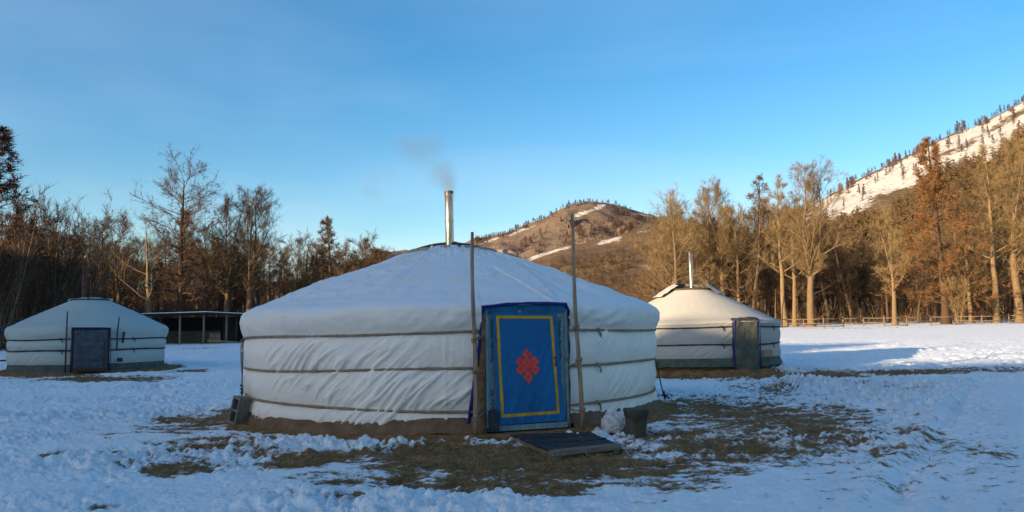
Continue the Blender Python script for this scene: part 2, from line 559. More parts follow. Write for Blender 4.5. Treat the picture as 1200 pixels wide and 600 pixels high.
def dry_grass(n=34000):
    rs = np.random.RandomState(21)
    az = rs.uniform(math.radians(-34), math.radians(34), n * 6); d = np.exp(rs.uniform(math.log(5.5), math.log(34), n * 6))
    X = d * np.sin(az); Y = d * np.cos(az)
    b = bare_field(X, Y) + .3 * fbm(X * 4, Y * 4, 311, 3)
    keep = b > .62
    for k, (cx, cy, R) in GERS.items():
        keep &= np.hypot(X - cx, Y - cy) > R + .12
    X = X[keep][:n]; Y = Y[keep][:n]; m = len(X)
    Z = gz(X, Y) + .02
    L = rs.uniform(.02, .065, m) * (1 + .05 * np.hypot(X, Y)); a = rs.uniform(0, 2 * PI, m); tilt = rs.uniform(.05, .5, m)
    D_ = np.stack([np.cos(a) * np.cos(tilt), np.sin(a) * np.cos(tilt), np.sin(tilt)], -1)
    S = np.stack([-np.sin(a), np.cos(a), 0 * a], -1) * (.0035 * (1 + .06 * np.hypot(X, Y)))[:, None]
    P = np.stack([X, Y, Z - .015], -1)
    V = np.stack([P - S, P + S, P + D_ * L[:, None]], 1).reshape(-1, 3)
    me = bpy.data.meshes.new('dry_grass')
    me.vertices.add(m * 3); me.vertices.foreach_set('co', V.ravel())
    me.loops.add(m * 3); me.loops.foreach_set('vertex_index', np.arange(m * 3, dtype=np.int32))
    me.polygons.add(m); me.polygons.foreach_set('loop_start', (np.arange(m) * 3).astype(np.int32))
    me.update(calc_edges=True)
    tag(link('dry_grass', me, simple('straw', (.13, .065, .025), (.40, .25, .10), 3, .9, .0)), 'short dry straw lying where the snow is worn off', 'grass', kind='stuff')


dry_grass()

# ------------------------------------------------------------------ gers
def build_ger(key, z0, cfg):
    cx, cy, R = GERS[key]
    root = thing('yurt', (cx, cy, z0), cfg['label'], 'yurt', 'white felt yurts in the snowy yard')
    pd = math.radians(cfg['phi'])
    zs = cfg['straps']            # from the top strap down
    ze, zc, rc, zb = cfg['eave'], cfg['crown'], cfg['rc'], cfg['bottom']
    wr = cfg.get('wrinkle', 1.0)
    hwid = cfg['open']            # half opening in metres
    seed = cfg['seed']
    BT = cfg.get('taper', .08)

    def P(ph, r, z):
        return np.stack([cx + r * np.sin(ph), cy - r * np.cos(ph), z0 + z + 0 * ph * r], -1)
    tilt = cfg.get('tilt', [0] * len(zs))

    def strap_z(i, ph):
        # straps sag a little and are tied higher or lower beside the door
        d = (ph - pd + PI) % (2 * PI) - PI
        return zs[i] + tilt[i] * np.cos(d) + .012 * np.sin(ph * 5 + i * 2)

    def wall_r(ph, z):
        levels = [zb - .12] + [strap_z(i, ph) for i in range(len(zs))][::-1] + [ze + .25]
        b = np.zeros_like(z + ph)
        for lo, hi in zip(levels[:-1], levels[1:]):
            t = np.clip((z - lo) / (hi - lo), 0, 1)
            b = np.maximum(b, np.sin(PI * t) * np.minimum(.045, .11 * (hi - lo)) * ((z >= lo) & (z <= hi)))
        r = R - BT * (1 - np.clip(z / ze, 0, 1)) + b
        s = ph * R
        dirn = .85
        u = (s * math.cos(dirn) - z * math.sin(dirn)); w = (s * math.sin(dirn) + z * math.cos(dirn))
        # diagonal tension folds, strongest below each strap
        msk = sstep(-.25, .35, fbm(s * .55, z * .8, seed + 3, 2))
        k = 1 - np.abs(fbm(u * 6.0 + .4 * pn(s, z * 2, seed), w * .7, seed + 5, 2)) * 1.8
        k3 = 1 - np.abs(fbm(u * 11.0 + .4 * pn(s, z * 2, seed), w * .9, seed + 25, 2)) * 1.8
        r = r + wr * .012 * np.clip(k3, 0, 1) ** 2 * msk
        r = r + wr * .032 * np.clip(k, 0, 1) ** 2 * msk
        r = r + wr * .008 * fbm(s * 1.2, z * 3.0, seed + 8, 3)
        sm_ = ((s + .35) % 1.85) - .92
        r = r + .010 * np.exp(-(sm_ / .022) ** 2)
        k2 = 1 - np.abs(fbm(s * 9, z * .9, seed + 15, 2)) * 1.8
        top = sstep(zs[0] - .02, zs[0] + .12, z) * sstep(ze + .2, zs[0] + .22, z)
        r = r + wr * .018 * np.clip(k2, 0, 1) ** 2 * (top + .25)
        return r
    # --- wall cover
    nU, nV = cfg.get('res', (560, 84))
    ztop = zs[0] + .06
    zz = np.linspace(zb, ztop, nV)
    el = cfg.get('edge_l', (hwid, hwid)); er = cfg.get('edge_r', (hwid, hwid))  # distance of the cut edge from door centre at bottom, top
    t = (zz - zb) / (ztop - zb)
    pl = pd - (el[0] + (el[1] - el[0]) * t) / R
    pr = pd + (er[0] + (er[1] - er[0]) * t) / R
    U = np.linspace(0, 1, nU)[:, None]
    ph = pr[None, :] + (pl[None, :] + 2 * PI - pr[None, :]) * U
    s_ = ph[:, :1] * R
    hem = cfg.get('hem', .02) * fbm(s_ * 1.1, s_ * 0, seed + 30, 3)
    hem = hem - cfg.get('hem_drop', 0) * np.cos(ph - pd)
    zg = zz[None, :] + hem * (1 - t[None, :]) ** 3
    mb = MB(); mb.grid(P(ph, wall_r(ph, zg) - .012, zg))
    mb.build('wall_cover', M[cfg['wall_mat']], root)
    # inner lining so the tent is not hollow behind gaps
    mb = MB()
    mb.lathe([(R - .12, .0), (R - .12, ze)], (cx, cy, z0), 64)
    mb.build('lining', M['felt'], root)
    # --- roof cover with the edge that hangs down to the top strap
    sl = (zc - ze) / (R - rc)
    pts = [(rc, zc)]
    for q in np.linspace(.04, .93, 26):
        r = rc + (R - rc) * q
        pts.append((r, zc - sl * (r - rc) + .05 * math.sin(PI * q ** 1.2) * cfg.get('convex', 0)))
    lip = [(R - .12, ze + .07), (R - .02, ze + .022), (R + .035, ze - .02), (R + .062, ze - .075), (R + .07, ze - .16), (R + .06, ze - .25)]
    zl = zs[0] - .02
    # the hem is pinched in under the top strap
    lip += [(R + .035, zs[0] + .10), (R + .012, zs[0] + .04), (R + .0, zl)]
    lip = [l for i, l in enumerate(lip) if i < 4 or l[1] > zs[0] + .12 or i >= 6]
    prof = np.array(pts + lip)

    def resample(p, n):
        d = np.r_[0, np.cumsum(np.hypot(*np.diff(p, axis=0).T))]
        tt = np.linspace(0, d[-1], n)
        o = np.stack([np.interp(tt, d, p[:, 0]), np.interp(tt, d, p[:, 1])], -1)
        for _ in range(1):
            o[1:-1] = (o[:-2] + 2 * o[1:-1] + o[2:]) / 4
        return o
    full = resample(prof, 110)
    cut = np.array([p for p in full if p[1] > cfg['door_top'] + .0 or p[0] < R - .3])
    hw_t = cfg.get('edge_top', hwid)

    def roof_grid(a, b, n, pf):
        ph = np.linspace(a, b, n)[:, None] * np.ones((1, len(pf)))
        r = pf[None, :, 0] + 0 * ph; z = pf[None, :, 1] + 0 * ph
        s = ph * R
        g = sstep(rc, rc + .6, r)
        # hollows between the roof poles and long radial creases
        dz = g * sstep(R, R - .4, r) * cfg.get('ribs', 1.0) * (.012 * np.cos(ph * 42) * sstep(rc, R, r) - .014 * (1 - np.abs(fbm(ph * 9, r * .35, seed + 41, 2)) * 1.5).clip(0, 1) ** 3
                                       + .030 * fbm(s * .5, r * 1.1, seed + 43, 3) + .022 * np.clip(1 - np.abs(fbm(ph * 3.2, r * 2.1, seed + 44, 2)) * 2.2, 0, 1) ** 2)
        for k, dv in enumerate(cfg.get('seams', [])):
            a0, slope = dv
            q = (((ph - a0 + PI) % (2 * PI)) - PI) - slope * (r - rc)
            dz = dz + .030 * np.exp(-(q * np.maximum(r, .4) / .03) ** 2) * sstep(rc, rc + .15, r)
        hang = sstep(ze + .03, ze - .12, z)
        kk = 1 - np.abs(fbm(s * 5 - z * 6 + .5 * pn(s, z, 9), z * 1.6 + s * .4, seed + 47, 2)) * 1.7
        r2 = r + hang * (.045 * np.clip(kk, 0, 1) ** 2 * wr * sstep(-.3, .4, pn(s * .6, z * 0 + 3, seed + 49)) + .024 * fbm(s * .9, z * 2, seed + 48, 2)) * sstep(zl - .01, zl + .15, z)
        # the hem follows the tilted top strap
        off = strap_z(0, ph) - zs[0]
        z2 = z + dz + off * sstep(ze + .05, zs[0], z) + .02 * fbm(s * .6, s * 0 + 4, seed + 50, 2) * sstep(rc + 1, R, r)
        return P(ph, r2, z2)
    mb = MB()
    mb.grid(roof_grid(pd + hw_t / R, pd + 2 * PI - hw_t / R, 420, full))
    mb.grid(roof_grid(pd - hw_t / R, pd + hw_t / R, 50, cut))
    mb.build('roof_cover', M[cfg['roof_mat']], root)
    # --- skirt
    if cfg.get('skirt'):
        sz0, sz1, out, mt = cfg['skirt']
        phs = np.linspace(pd + cfg['skirt_gap'] / R, pd + 2 * PI - cfg['skirt_gap'] / R, 300)[:, None]
        tt = np.linspace(0, 1, 8)[None, :]
        zt = sz1 + .02 * fbm(phs * R * .9, phs * 0, seed + 60, 3)
        zbv = sz0 + .04 * fbm(phs * R * 1.3, phs * 0, seed + 61, 3)
        z = zbv + (zt - zbv) * tt
        r = R - BT + out * (1 - tt) + .02 + .012 * fbm(phs * R * .8, z * 2, seed + 62, 3)
        mb = MB(); mb.grid(P(phs + 0 * tt, r, z)); mb.build('skirt', M[mt], root)
    # --- straps: one length from jamb to jamb round the back
    sm = M[cfg['strap_mat']]
    sh, sth = cfg.get('strap_size', (.036, .012))
    for i in range(len(zs)):
        e = cfg.get('strap_end', hwid + .02)
        phs = np.linspace(pd + e / R, pd + 2 * PI - e / R, 320)
        zc_ = strap_z(i, phs)
        rr = wall_r(phs, zc_) * 0 + R - BT * (1 - np.clip(zc_ / ze, 0, 1)) + .012 + (.014 if i == 0 else .008) + .006 * fbm(phs * R * 2, phs * 0, seed + 70 + i, 2)
        tw = 1 + .25 * fbm(phs * R * 3, phs * 0, seed + 75 + i, 2)
        ring = [P(phs, rr + a, zc_ + b * tw) for a, b in ((-.01, -sh / 2), (sth, -sh / 2 * .8), (sth, sh / 2 * .8), (-.01, sh / 2), (-.01, -sh / 2))]
        mb = MB(); mb.grid(np.stack(ring, 1))
        st = mb.build('strap', sm, root)
        # knot and loose end beside the door
        for sg, kd in cfg.get('knots', [(1, .8)]):
            phk = pd + sg * (e + kd) / R
            zk = float(strap_z(i, np.array(phk)))
            rk = R - BT * (1 - zk / ze) + .045
            base = P(np.array(phk), np.array(rk), np.array(zk))
            mb = MB()
            tan = np.array([math.cos(phk), math.sin(phk), 0])
            mb.tube([base + tan * -.04, base + tan * -.015 + [0, 0, .012], base + tan * .02, base + tan * .04 - [0, 0, .01]], [.012, .03, .028, .012], 6)
            mb.tube([base, base + tan * .05 + [0, 0, -.05], base + tan * .06 + [0, 0, -.12]], [.016, .014, .011], 5)
            mb.build('knot', sm, st)
    # --- crown ring, spokes, cap
    mb = MB()
    a = np.linspace(0, 2 * PI, 49)
    mb.tube([(cx + (rc - .02) * math.sin(q), cy - (rc - .02) * math.cos(q), z0 + zc + .012) for q in a], .045, 7, cap=False)
    mb.build('crown_ring', M[cfg.get('ring_mat', 'dark_wood')], root)
    mb = MB()
    mb.lathe([(rc, zc - .0), (rc * .8, zc + .05 * cfg.get('dome', 1)), (rc * .45, zc + .10 * cfg.get('dome', 1)), (.02, zc + .12 * cfg.get('dome', 1))], (cx, cy, z0), 40)
    mb.build('crown_cap', M[cfg.get('cap_mat', 'crown_glaze')], root)
    for q in (.3, .3 + PI / 2):
        mb = MB()
        tt = np.linspace(-1, 1, 15)
        mb.tube([(cx + rc * .98 * k * math.sin(q), cy - rc * .98 * k * math.cos(q), z0 + zc + .02 + .13 * cfg.get('dome', 1) * (1 - k * k)) for k in tt], .026, 6)
        mb.build('crown_spoke', M['dark_wood'], root)
    # --- stove pipe
    ch = cfg['chimney']
    px_, py_ = cx + ch['dx'], cy + ch['dy']
    mb = MB()
    tl = ch.get('lean', (0, 0))
    z_b, z_t = zc - .15, ch['top']
    prof = [(ch['r'], z_b), (ch['r'], z_b + (z_t - z_b) * .55), (ch['r'] + .006, z_b + (z_t - z_b) * .555), (ch['r'] + .006, z_b + (z_t - z_b) * .58), (ch['r'], z_b + (z_t - z_b) * .585), (ch['r'], z_t - .10), (ch['r'] + .003, z_t - .095), (ch['r'] + .003, z_t), (ch['r'] - .012, z_t), (ch['r'] - .014, z_t - .25)]
    mb.lathe(prof, (px_, py_, z0), 20)
    mb.v = [v + np.outer((v[:, 2] - z0 - z_b), [tl[0], tl[1], 0]) for v in mb.v]
    chm = mb.build('chimney', M[ch['mat']], root, auto=.6)
    mb = MB()
    top = np.array([px_ + tl[0] * (z_t - z_b), py_ + tl[1] * (z_t - z_b), z0 + z_t])
    mb.lathe([(ch['r'] + .006, -.05), (ch['r'] + .006, .004), (ch['r'] - .016, .004), (ch['r'] - .016, -.2)], top, 20)
    mb.build('chimney_rim', M['soot'], chm, auto=.6)
    # --- door frame of reference
    tan = np.array([math.cos(pd), math.sin(pd), 0]); nor = np.array([math.sin(pd), -math.cos(pd), 0])
    org = np.array([cx, cy, z0]) + nor * (R - .01)

    def D(a, b, c=0):
        return org + tan * a + np.array([0, 0, 1.0]) * b + nor * c
    Rm = np.stack([tan, nor, np.array([0, 0, 1.0])], 1)
    return root, D, Rm, P, wall_r, strap_z


def cloth_sheet(D, tl, tr, bl, br, c0, n=(50, 70), fold=.012, seed=0, edge=0):
    """cloth between four (a, z) corners, with soft vertical folds"""
    u = np.linspace(0, 1, n[0])[:, None]; v = np.linspace(0, 1, n[1])[None, :]   # v from top to bottom

    def surf(u, v, lift=0):
        a = (tl[0] * (1 - u) + tr[0] * u) * (1 - v) + (bl[0] * (1 - u) + br[0] * u) * v
        z = (tl[1] * (1 - u) + tr[1] * u) * (1 - v) + (bl[1] * (1 - u) + br[1] * u) * v
        c = c0 + fold * (1.1 * fbm(a * 4.2 + .5 * z, z * 1.1, seed, 2) + .8 * (1 - np.abs(fbm(a * 7 - z * 2.4, z * 1.2, seed + 4, 2)) * 1.6).clip(0, 1) ** 2) * (.35 + .9 * v)
        return np.stack(np.broadcast_arrays(a, z, c + lift), -1)
    return surf, u, v


def put(D, A):
    A = np.asarray(A)
    sh = A.shape[:-1]
    flat = A.reshape(-1, 3)
    return np.array([D(*p) for p in flat]).reshape(*sh, 3)


# ---- main yurt
Z0 = .12
main, D, Rm, P, wr_, sz_ = build_ger('main', Z0, dict(
    label='large white yurt in the middle with a blue cloth door bearing a red knot', phi=20.5, straps=[1.31, .82, .42], tilt=[.045, .035, -.14], eave=1.73, crown=2.79, rc=.80, bottom=.09,
    open=.64, edge_l=(.83, .64), edge_r=(.66, .62), edge_top=.64, res=(1000, 110), door_top=1.70, wall_mat='canvas', roof_mat='roof_canvas', strap_mat='strap', seed=11, skirt=(-.02, .20, .12, 'felt'), skirt_gap=.70,
    seams=[(math.radians(20), .05), (math.radians(-34), -.02), (math.radians(52), .0), (math.radians(95), .03), (math.radians(-62), .02), (math.radians(72), -.02)], chimney=dict(dx=-.03, dy=-.25, top=3.90, r=.075, mat='steel', lean=(-.008, 0)), knots=[(1, .62), (-1, .12)], convex=.7, dome=1.3,
    strap_end=.60, hem=.05, hem_drop=.06, ring_mat='tan_felt', taper=.07, wrinkle=1.15))
SURF = {}
# piping round the door opening
mb = MB()
pth = []
for t in np.linspace(0, 1, 22):
    z = .10 + t * 1.52
    ph = math.radians(20.5) - (.83 + (.64 - .83) * min(1, t * 1.15)) / 3.60
    r = float(wr_(np.array(ph), np.array(min(z, 1.5)))) + .012
    pth.append(P(np.array(ph), np.array(r), np.array(z)))
pth += [D(-.62, 1.69, .05), D(-.3, 1.725, .075), D(0, 1.735, .085), D(.3, 1.735, .08), D(.60, 1.725, .055)]
for t in np.linspace(1, 0, 22):
    z = .14 + t * 1.42
    ph = math.radians(20.5) + (.66 + .012) / 3.60 - .02 * t / 3.60
    r = float(wr_(np.array(ph), np.array(min(z, 1.5)))) + .012
    pth.append(P(np.array(ph), np.array(r), np.array(z)))
mb.tube(np.array(pth), .021, 6)
mb.build('door_piping', M['blue_trim'], main)
# frame: jambs, lintel, threshold
mb = MB()
mb.box(D(-.50, .84, -.02), (.16, .07, 1.60), Rm); mb.box(D(.515, .84, -.02), (.17, .07, 1.60), Rm)
mb.box(D(0, 1.655, -.015), (1.22, .08, .10), Rm); mb.box(D(0, .045, 0), (1.16, .11, .075), Rm)
frame = mb.build('door_frame', M['blue_paint'], main, smooth=False)
for sg in (-1, 1):
    mb = MB()
    mb.box(D(sg * .585 if sg < 0 else .598, .85, .018), (.035, .05, 1.58), Rm)
    mb.box(D(sg * .43, .85, .014), (.025, .03, 1.56), Rm)
    for zz in (.12, .78, 1.56):
        mb.box(D(sg * .505, zz, .016), (.115, .028, .035), Rm)
    mb.build('frame_moulding', M['blue_paint'], frame, smooth=False)
    # painted scroll ornament on the jamb: small curls in a column
    mb = MB()
    for zc_ in (.30, .40, .52, .98, 1.07, 1.17, 1.30, 1.40, 1.46):
        for m_ in (-1, 1):
            q = np.linspace(0, 2.2 * PI, 22)
            rr = .024 * (1 - q / (2.6 * PI)) * (1 + .3 * math.sin(zc_ * 40))
            mb.tube([D(sg * .507 + m_ * (.002 + rr[i] * math.sin(q[i]) * .8), zc_ + m_ * .024 - m_ * rr[i] * math.cos(q[i]), .0175) for i in range(22)], .0075, 4)
    mb.build('scroll_ornament', M['scroll'], frame)
mb = MB(); mb.box(D(0, .85, -.05), (.9, .03, 1.6), Rm); mb.build('door_leaf', M['blue_paint'], main, smooth=False)
# valance strip above the curtain
sf, u, v = cloth_sheet(D, (-.60, 1.715), (.585, 1.715), (-.60, 1.60), (.58, 1.615), .035, fold=.02, seed=301)
mb = MB(); mb.grid(put(D, sf(np.linspace(0, 1, 60)[:, None], np.linspace(0, 1, 10)[None, :]))); mb.build('valance', M['blue_valance'], main)
# curtain
sf, u, v = cloth_sheet(D, (-.505, 1.615), (.445, 1.60), (-.455, .09), (.535, .105), .06, fold=.017, seed=305)
mb = MB(); mb.grid(put(D, sf(np.linspace(0, 1, 70)[:, None], np.linspace(0, 1, 90)[None, :])))
curt = mb.build('door_curtain', M['blue_cloth'], main)
mb = MB()
uL, uR, vT, vB, w, wv = .05, .93, .03, .935, .044, .027


def patch(u0, u1, v0, v1, nu, nv, lift=.004):
    return put(D, sf(np.linspace(u0, u1, nu)[:, None], np.linspace(v0, v1, nv)[None, :], lift))


mb.grid(patch(uL, uR, vT, vT + wv, 60, 4)); mb.grid(patch(uL, uR, vB - wv, vB, 60, 4))
mb.grid(patch(uL, uL + w, vT + wv, vB - wv, 4, 80)); mb.grid(patch(uR - w, uR, vT + wv, vB - wv, 4, 80))
mb.build('yellow_border', M['yellow'], curt)
# endless knot, built on a lattice turned 45 degrees
holes = {(-1, 1), (-1, -1), (1, 1), (1, -1), (-3, -1), (1, 3), (-1, -3), (3, 1), (-3, 3), (3, -3)}
sq = [(-2, 2, -2, 2), (-4, -2, -2, 0), (-4, -2, 2, 4), (0, 2, 2, 4), (-2, 0, -4, -2), (2, 4, -4, -2), (2, 4, 0, 2)]
cells = {(i, j) for a, b, c, d in sq for i in range(a, b + 1) for j in range(c, d + 1)}
mb = MB()
KW = .36 / 7


def kq(i0, i1, j0, j1):
    pts = []
    n = 3
    for ii in np.linspace(i0, i1, n):
        row = []
        for jj in np.linspace(j0, j1, n):
            x = (ii + jj) / 2; y = (ii - jj) / 2
            row.append((.487 + x * KW / .97, .485 + y * KW * 1.03 / 1.51))
        pts.append(row)
    pts = np.array(pts)
    return put(D, sf(pts[..., 0], pts[..., 1], .004))


for i, j in sorted(cells):
    if (i, j) in holes:
        h = .12
        for q in ((i - .5, i + .5, j - .5, j - .5 + h), (i - .5, i + .5, j + .5 - h, j + .5), (i - .5, i - .5 + h, j - .5 + h, j + .5 - h), (i + .5 - h, i + .5, j - .5 + h, j + .5 - h)):
            mb.grid(kq(*q))
    else:
        mb.grid(kq(i - .5, i + .5, j - .5, j + .5))
mb.build('knot_emblem', M['red'], curt)
# latch on the curtain's right border
mb = MB()
mb.tube([D(.40, .98, .09), D(.405, .93, .105), D(.40, .87, .09)], .008, 5); mb.box(D(.40, .98, .088), (.03, .02, .02), Rm); mb.box(D(.40, .87, .088), (.03, .02, .02), Rm)
mb.build('door_handle', M['soot'], curt)
# shaggy felt edge left of the frame and felt under the left flap
mb = MB()
zz = np.linspace(-.02, 1.60, 60)[None, :]; uu = np.linspace(0, 1, 8)[:, None]
lo = -.735 + .09 * zz / 1.6; hi = -.565 + .02 * fbm(zz * 6, zz * 0, 401, 3)
A = np.stack(np.broadcast_arrays(lo + (hi - lo) * uu, zz + 0 * uu, -.06 + .10 * np.sin(PI * uu) ** .7 + .02 * fbm(zz * 9, uu * 3, 402, 3)), -1)
mb.grid(put(D, A)); mb.build('felt_edge', M['felt'], main)
mb = MB()
A = np.stack(np.broadcast_arrays(.585 + .09 * uu, zz * .95 + .03, -.05 + .07 * np.sin(PI * uu) ** .7 + .02 * fbm(zz * 9, uu * 3, 412, 3)), -1)
mb.grid(put(D, A)); mb.build('felt_edge', M['felt'], main)
# dark foot block at the left jamb
mb = MB(); mb.box(D(-.515, .15, .06), (.13, .10, .27), Rm); mb.box(D(-.515, .29, .06), (.06, .06, .03), Rm); mb.build('foot_block', simple('dark_blue_block', (.012, .02, .03), (.03, .04, .05), 8, .6), main, smooth=False)
# poles lashed beside the door
for px0, py0, px1, py1, off in ((557.5, 497, 553.5, 272, -.73), (682, 497, 669.5, 250, .74)):
    b = D(off, -.0, .13)
    dep = b[1]
    lo_ = at(px0, py0, dep); hi_ = at(px1, py1, dep - .02)
    lo_[2] = min(lo_[2], Z0 + .0)
    mb = MB()
    ts = np.linspace(0, 1, 14)
    pts = np.array([lo_ * (1 - t) + hi_ * t + np.array([.012 * math.sin(t * 7 + off), 0, 0]) for t in ts])
    mb.tube(pts, np.linspace(.036, .022, 14) * (1 + .06 * np.sin(ts * 23)), 8)
    po = mb.build('door_pole', M['wood'], main)
    for zz_ in ((1.33, .84, .30) if off < 0 else (1.345, .85, .27)):
        mb = MB()
        k = np.argmin(abs(pts[:, 2] - Z0 - zz_)); c = pts[k]
        sgn = 1 if off < 0 else -1
        for dzz in (-.022, 0.004, .02):
            q = np.linspace(0, 2 * PI, 13)
            mb.tube([c + np.array([.043 * math.cos(a), .043 * math.sin(a), dzz + .012 * math.cos(a)]) for a in q], .010, 4, cap=False)
        back = D(off * 1.06, zz_, .02)
        mb.tube([c, (c + back) / 2 + np.array([0, 0, -.01]), back], .014, 4)
        jam = D(off * .83, zz_ - .01, .02)
        mb.tube([c, (c + jam) / 2 + np.array([0, 0, -.015]), jam], .012, 4)
        mb.build('lashing', M['strap'], po)
# square smoke-hole cloth folded over the roof, front half
cx, cy, R = GERS['main']
mb = MB()
uu = np.linspace(0, 1, 90)[:, None]; vv = np.linspace(0, 1, 80)[None, :]
xl = .33 + .17 * vv + (uu - .5) * 2 * (.66 + .62 * vv)
yl = -(.72 * (1 - vv) + np.sqrt(np.maximum(.1, 3.44 ** 2 - xl ** 2)) * vv)
rr = np.hypot(xl, yl)
sl = (2.79 - 1.73) / (3.60 - .8)
q_ = np.clip((rr - .8) / 2.86, 0, 1)
eu = np.minimum(uu, 1 - uu)
zz = 2.79 - sl * (rr - .8) + .035 * np.sin(PI * q_ ** 1.2) + .026
zz = zz + .012 * fbm(xl * 1.6, yl * 1.6, 431, 3) + .028 * np.clip(1 - np.abs(fbm(xl * 7 + yl, yl * 1.3, 433, 2)) * 1.7, 0, 1) ** 2 * np.exp(-(vv / .2) ** 2)
zz = zz + .02 * np.clip(1 - np.abs(fbm((xl - yl) * 4, (xl + yl) * 1.0, 437, 2)) * 1.9, 0, 1) ** 2 * np.exp(-(eu / .1) ** 2)
zz = zz + .012 * np.exp(-((eu - .015) / .012) ** 2) - .03 * (eu < .006) - .045 * sstep(.82, 1, vv)
mb.grid(np.stack(np.broadcast_arrays(cx + xl, cy + yl, Z0 + zz), -1))
mb.build('smoke_flap', M['roof_canvas'], main)
# tan rolled edge behind the crown and ropes running down the roof
mb = MB()
q = np.linspace(-PI / 2, PI / 2, 44)
mb.tube([(cx + 1.2 * math.sin(a), cy + 1.0 * math.cos(a), Z0 + 2.70 + .27 * max(0, math.cos(a)) ** .9 + .012 * math.sin(a * 7)) for a in q], (.045 + .01 * np.sin(q * 9)) * (.35 + .65 * np.cos(q) ** .5), 7)
mb.build('flap_roll', M['tan_felt'], main)
for a in (-83, -88, 96, 150, -150):
    ph = math.radians(a)
    mb = MB()
    pts = []
    for r in np.linspace(.84, 3.5, 24):
        q_ = (r - .8) / 2.86
        pts.append((cx + r * math.sin(ph), cy - r * math.cos(ph), Z0 + 2.79 - sl * (r - .8) + .035 * math.sin(PI * q_ ** 1.2) + .02))
    mb.tube(pts, .017, 5)
    mb.build('roof_rope', M['strap'], main)
# edge rope down the left side between the straps
mb = MB()
phs = math.radians(-76)
for dph in (0, .012):
    pts = [P(np.array(phs + dph * math.cos(z * 9)), np.array(3.60 - .07 * (1 - z / 1.73) + .075 + .01 * math.sin(z * 8)), np.array(z)) for z in np.linspace(1.30, .36, 16)]
    mb.tube(np.array(pts), .012, 5)
mb.build('side_rope', M['strap'], main)
# teal guy rope from the left eave to the block, dark guy on the right to a peg
blk = at(281, 480, 12.7)
mb = MB()
top = at(285.0, 390, 13.3)
bl_top = at(283, 463, 12.62)
mb.tube([top, top * .5 + bl_top * .5 + [.004, 0, 0], bl_top], .011, 5)
for k in range(3):
    c = at(283, 452 + k * 4, 12.7)
    mb.tube([c + [-.02, 0, .01], c + [0, -.02, 0], c + [.02, 0, -.01], c + [0, .02, 0]], .011, 4)
mb.build('guy_rope', M['teal_rope'], main)
mb = MB()
p1 = ground(778, 468); p0 = at(769.5, 425, 13.4)
mb.tube([p0, p0 * .5 + p1 * .5, p1 + [0, 0, .06]], .011, 5)
mb.tube([p1 + [0, 0, .16], p1 + [.03, 0, -.05]], .022, 6)
mb.tube([p1 + [-.05, -.02, .07], p1 + [0, -.03, .1], p1 + [.05, 0, .06], p1 + [.1, 0, .02]], .018, 5)
mb.build('guy_rope', M['dark_strap'], main)


def padded(D, w, z0_, z1_, mat_, root, seed, quilt=True, depth=.05):
    n = (46, 60)
    a = np.linspace(-w / 2, w / 2, n[0])[:, None]; z = np.linspace(z0_, z1_, n[1])[None, :]
    c = .05 + 0 * a * z
    if quilt:
        c = c + .022 * np.abs(np.sin(a * PI / (w / 4) + .4 * pn(z * 3, a * 3, seed)) * np.sin((z - z0_) * PI / .22 + .5 * pn(a * 4, z * 3, seed + 1)))
    c = c + .012 * fbm(a * 5, z * 4, seed + 2, 3)
    e = np.minimum(np.minimum(a + w / 2, w / 2 - a) / .03, np.minimum(z - z0_, z1_ - z) / .03)
    c = c - .05 * (1 - np.clip(e, 0, 1)) ** 2
    mb = MB(); mb.grid(put(D, np.stack(np.broadcast_arrays(a, z, c), -1)))
    return mb.build('door', M[mat_], root)


def trim(D, pts, r, root, name='door_piping', m='blue_trim'):
    mb = MB(); mb.tube(np.array([D(*p) for p in pts]), r, 6); mb.build(name, M[m], root)


# ---- left yurt
ZL = .34
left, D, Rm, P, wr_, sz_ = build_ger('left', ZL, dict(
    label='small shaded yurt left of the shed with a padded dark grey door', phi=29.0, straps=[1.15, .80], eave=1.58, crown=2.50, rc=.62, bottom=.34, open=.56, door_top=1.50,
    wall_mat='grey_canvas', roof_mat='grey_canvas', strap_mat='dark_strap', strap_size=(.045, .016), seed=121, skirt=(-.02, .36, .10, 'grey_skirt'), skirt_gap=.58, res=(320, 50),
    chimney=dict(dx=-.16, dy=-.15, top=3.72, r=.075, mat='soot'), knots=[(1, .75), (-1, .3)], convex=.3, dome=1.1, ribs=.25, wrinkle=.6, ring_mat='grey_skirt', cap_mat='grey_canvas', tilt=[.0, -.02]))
mb = MB(); mb.box(D(0, .72, -.04), (1.10, .06, 1.50), Rm); mb.build('door_frame', M['dark_wood'], left, smooth=False)
d = padded(D, .98, -.05, 1.44, 'padded', left, 501)
mb = MB(); mb.box(D(.40, .62, .10), (.03, .03, .9), Rm); mb.build('door_bar', M['dark_wood'], d, smooth=False)
trim(D, [(-.56, .0, .0), (-.57, .7, .03), (-.54, 1.45, .05), (-.3, 1.50, .075), (.3, 1.50, .075), (.56, 1.46, .05), (.59, .7, .03), (.58, 0, .0)], .011, left)
for a0, h0, h1 in ((-.70, .1, 2.05), (.76, .75, 1.86)):
    mb = MB(); mb.tube([D(a0, h0, .06), D(a0 * 1.0, (h0 + h1) / 2, .07), D(a0 * (1.0 if a0 < 0 else 1.06), h1, .02 + .0)], [.026, .026, .02], 6); mb.build('door_pole', M['dark_wood'], left)
mb = MB(); mb.tube([D(.93, 1.0, .04), D(.96, 1.37, .04)], [.035, .045], 6); mb.build('peg_bag', M['dark_strap'], left)
mb = MB(); mb.box(D(.86, .45, .02), (.17, .02, .13), Rm); mb.build('patch', M['dark_strap'], left, smooth=False)  # dark plate put in for the shade inside a small square hole
cx, cy, R = GERS['left']
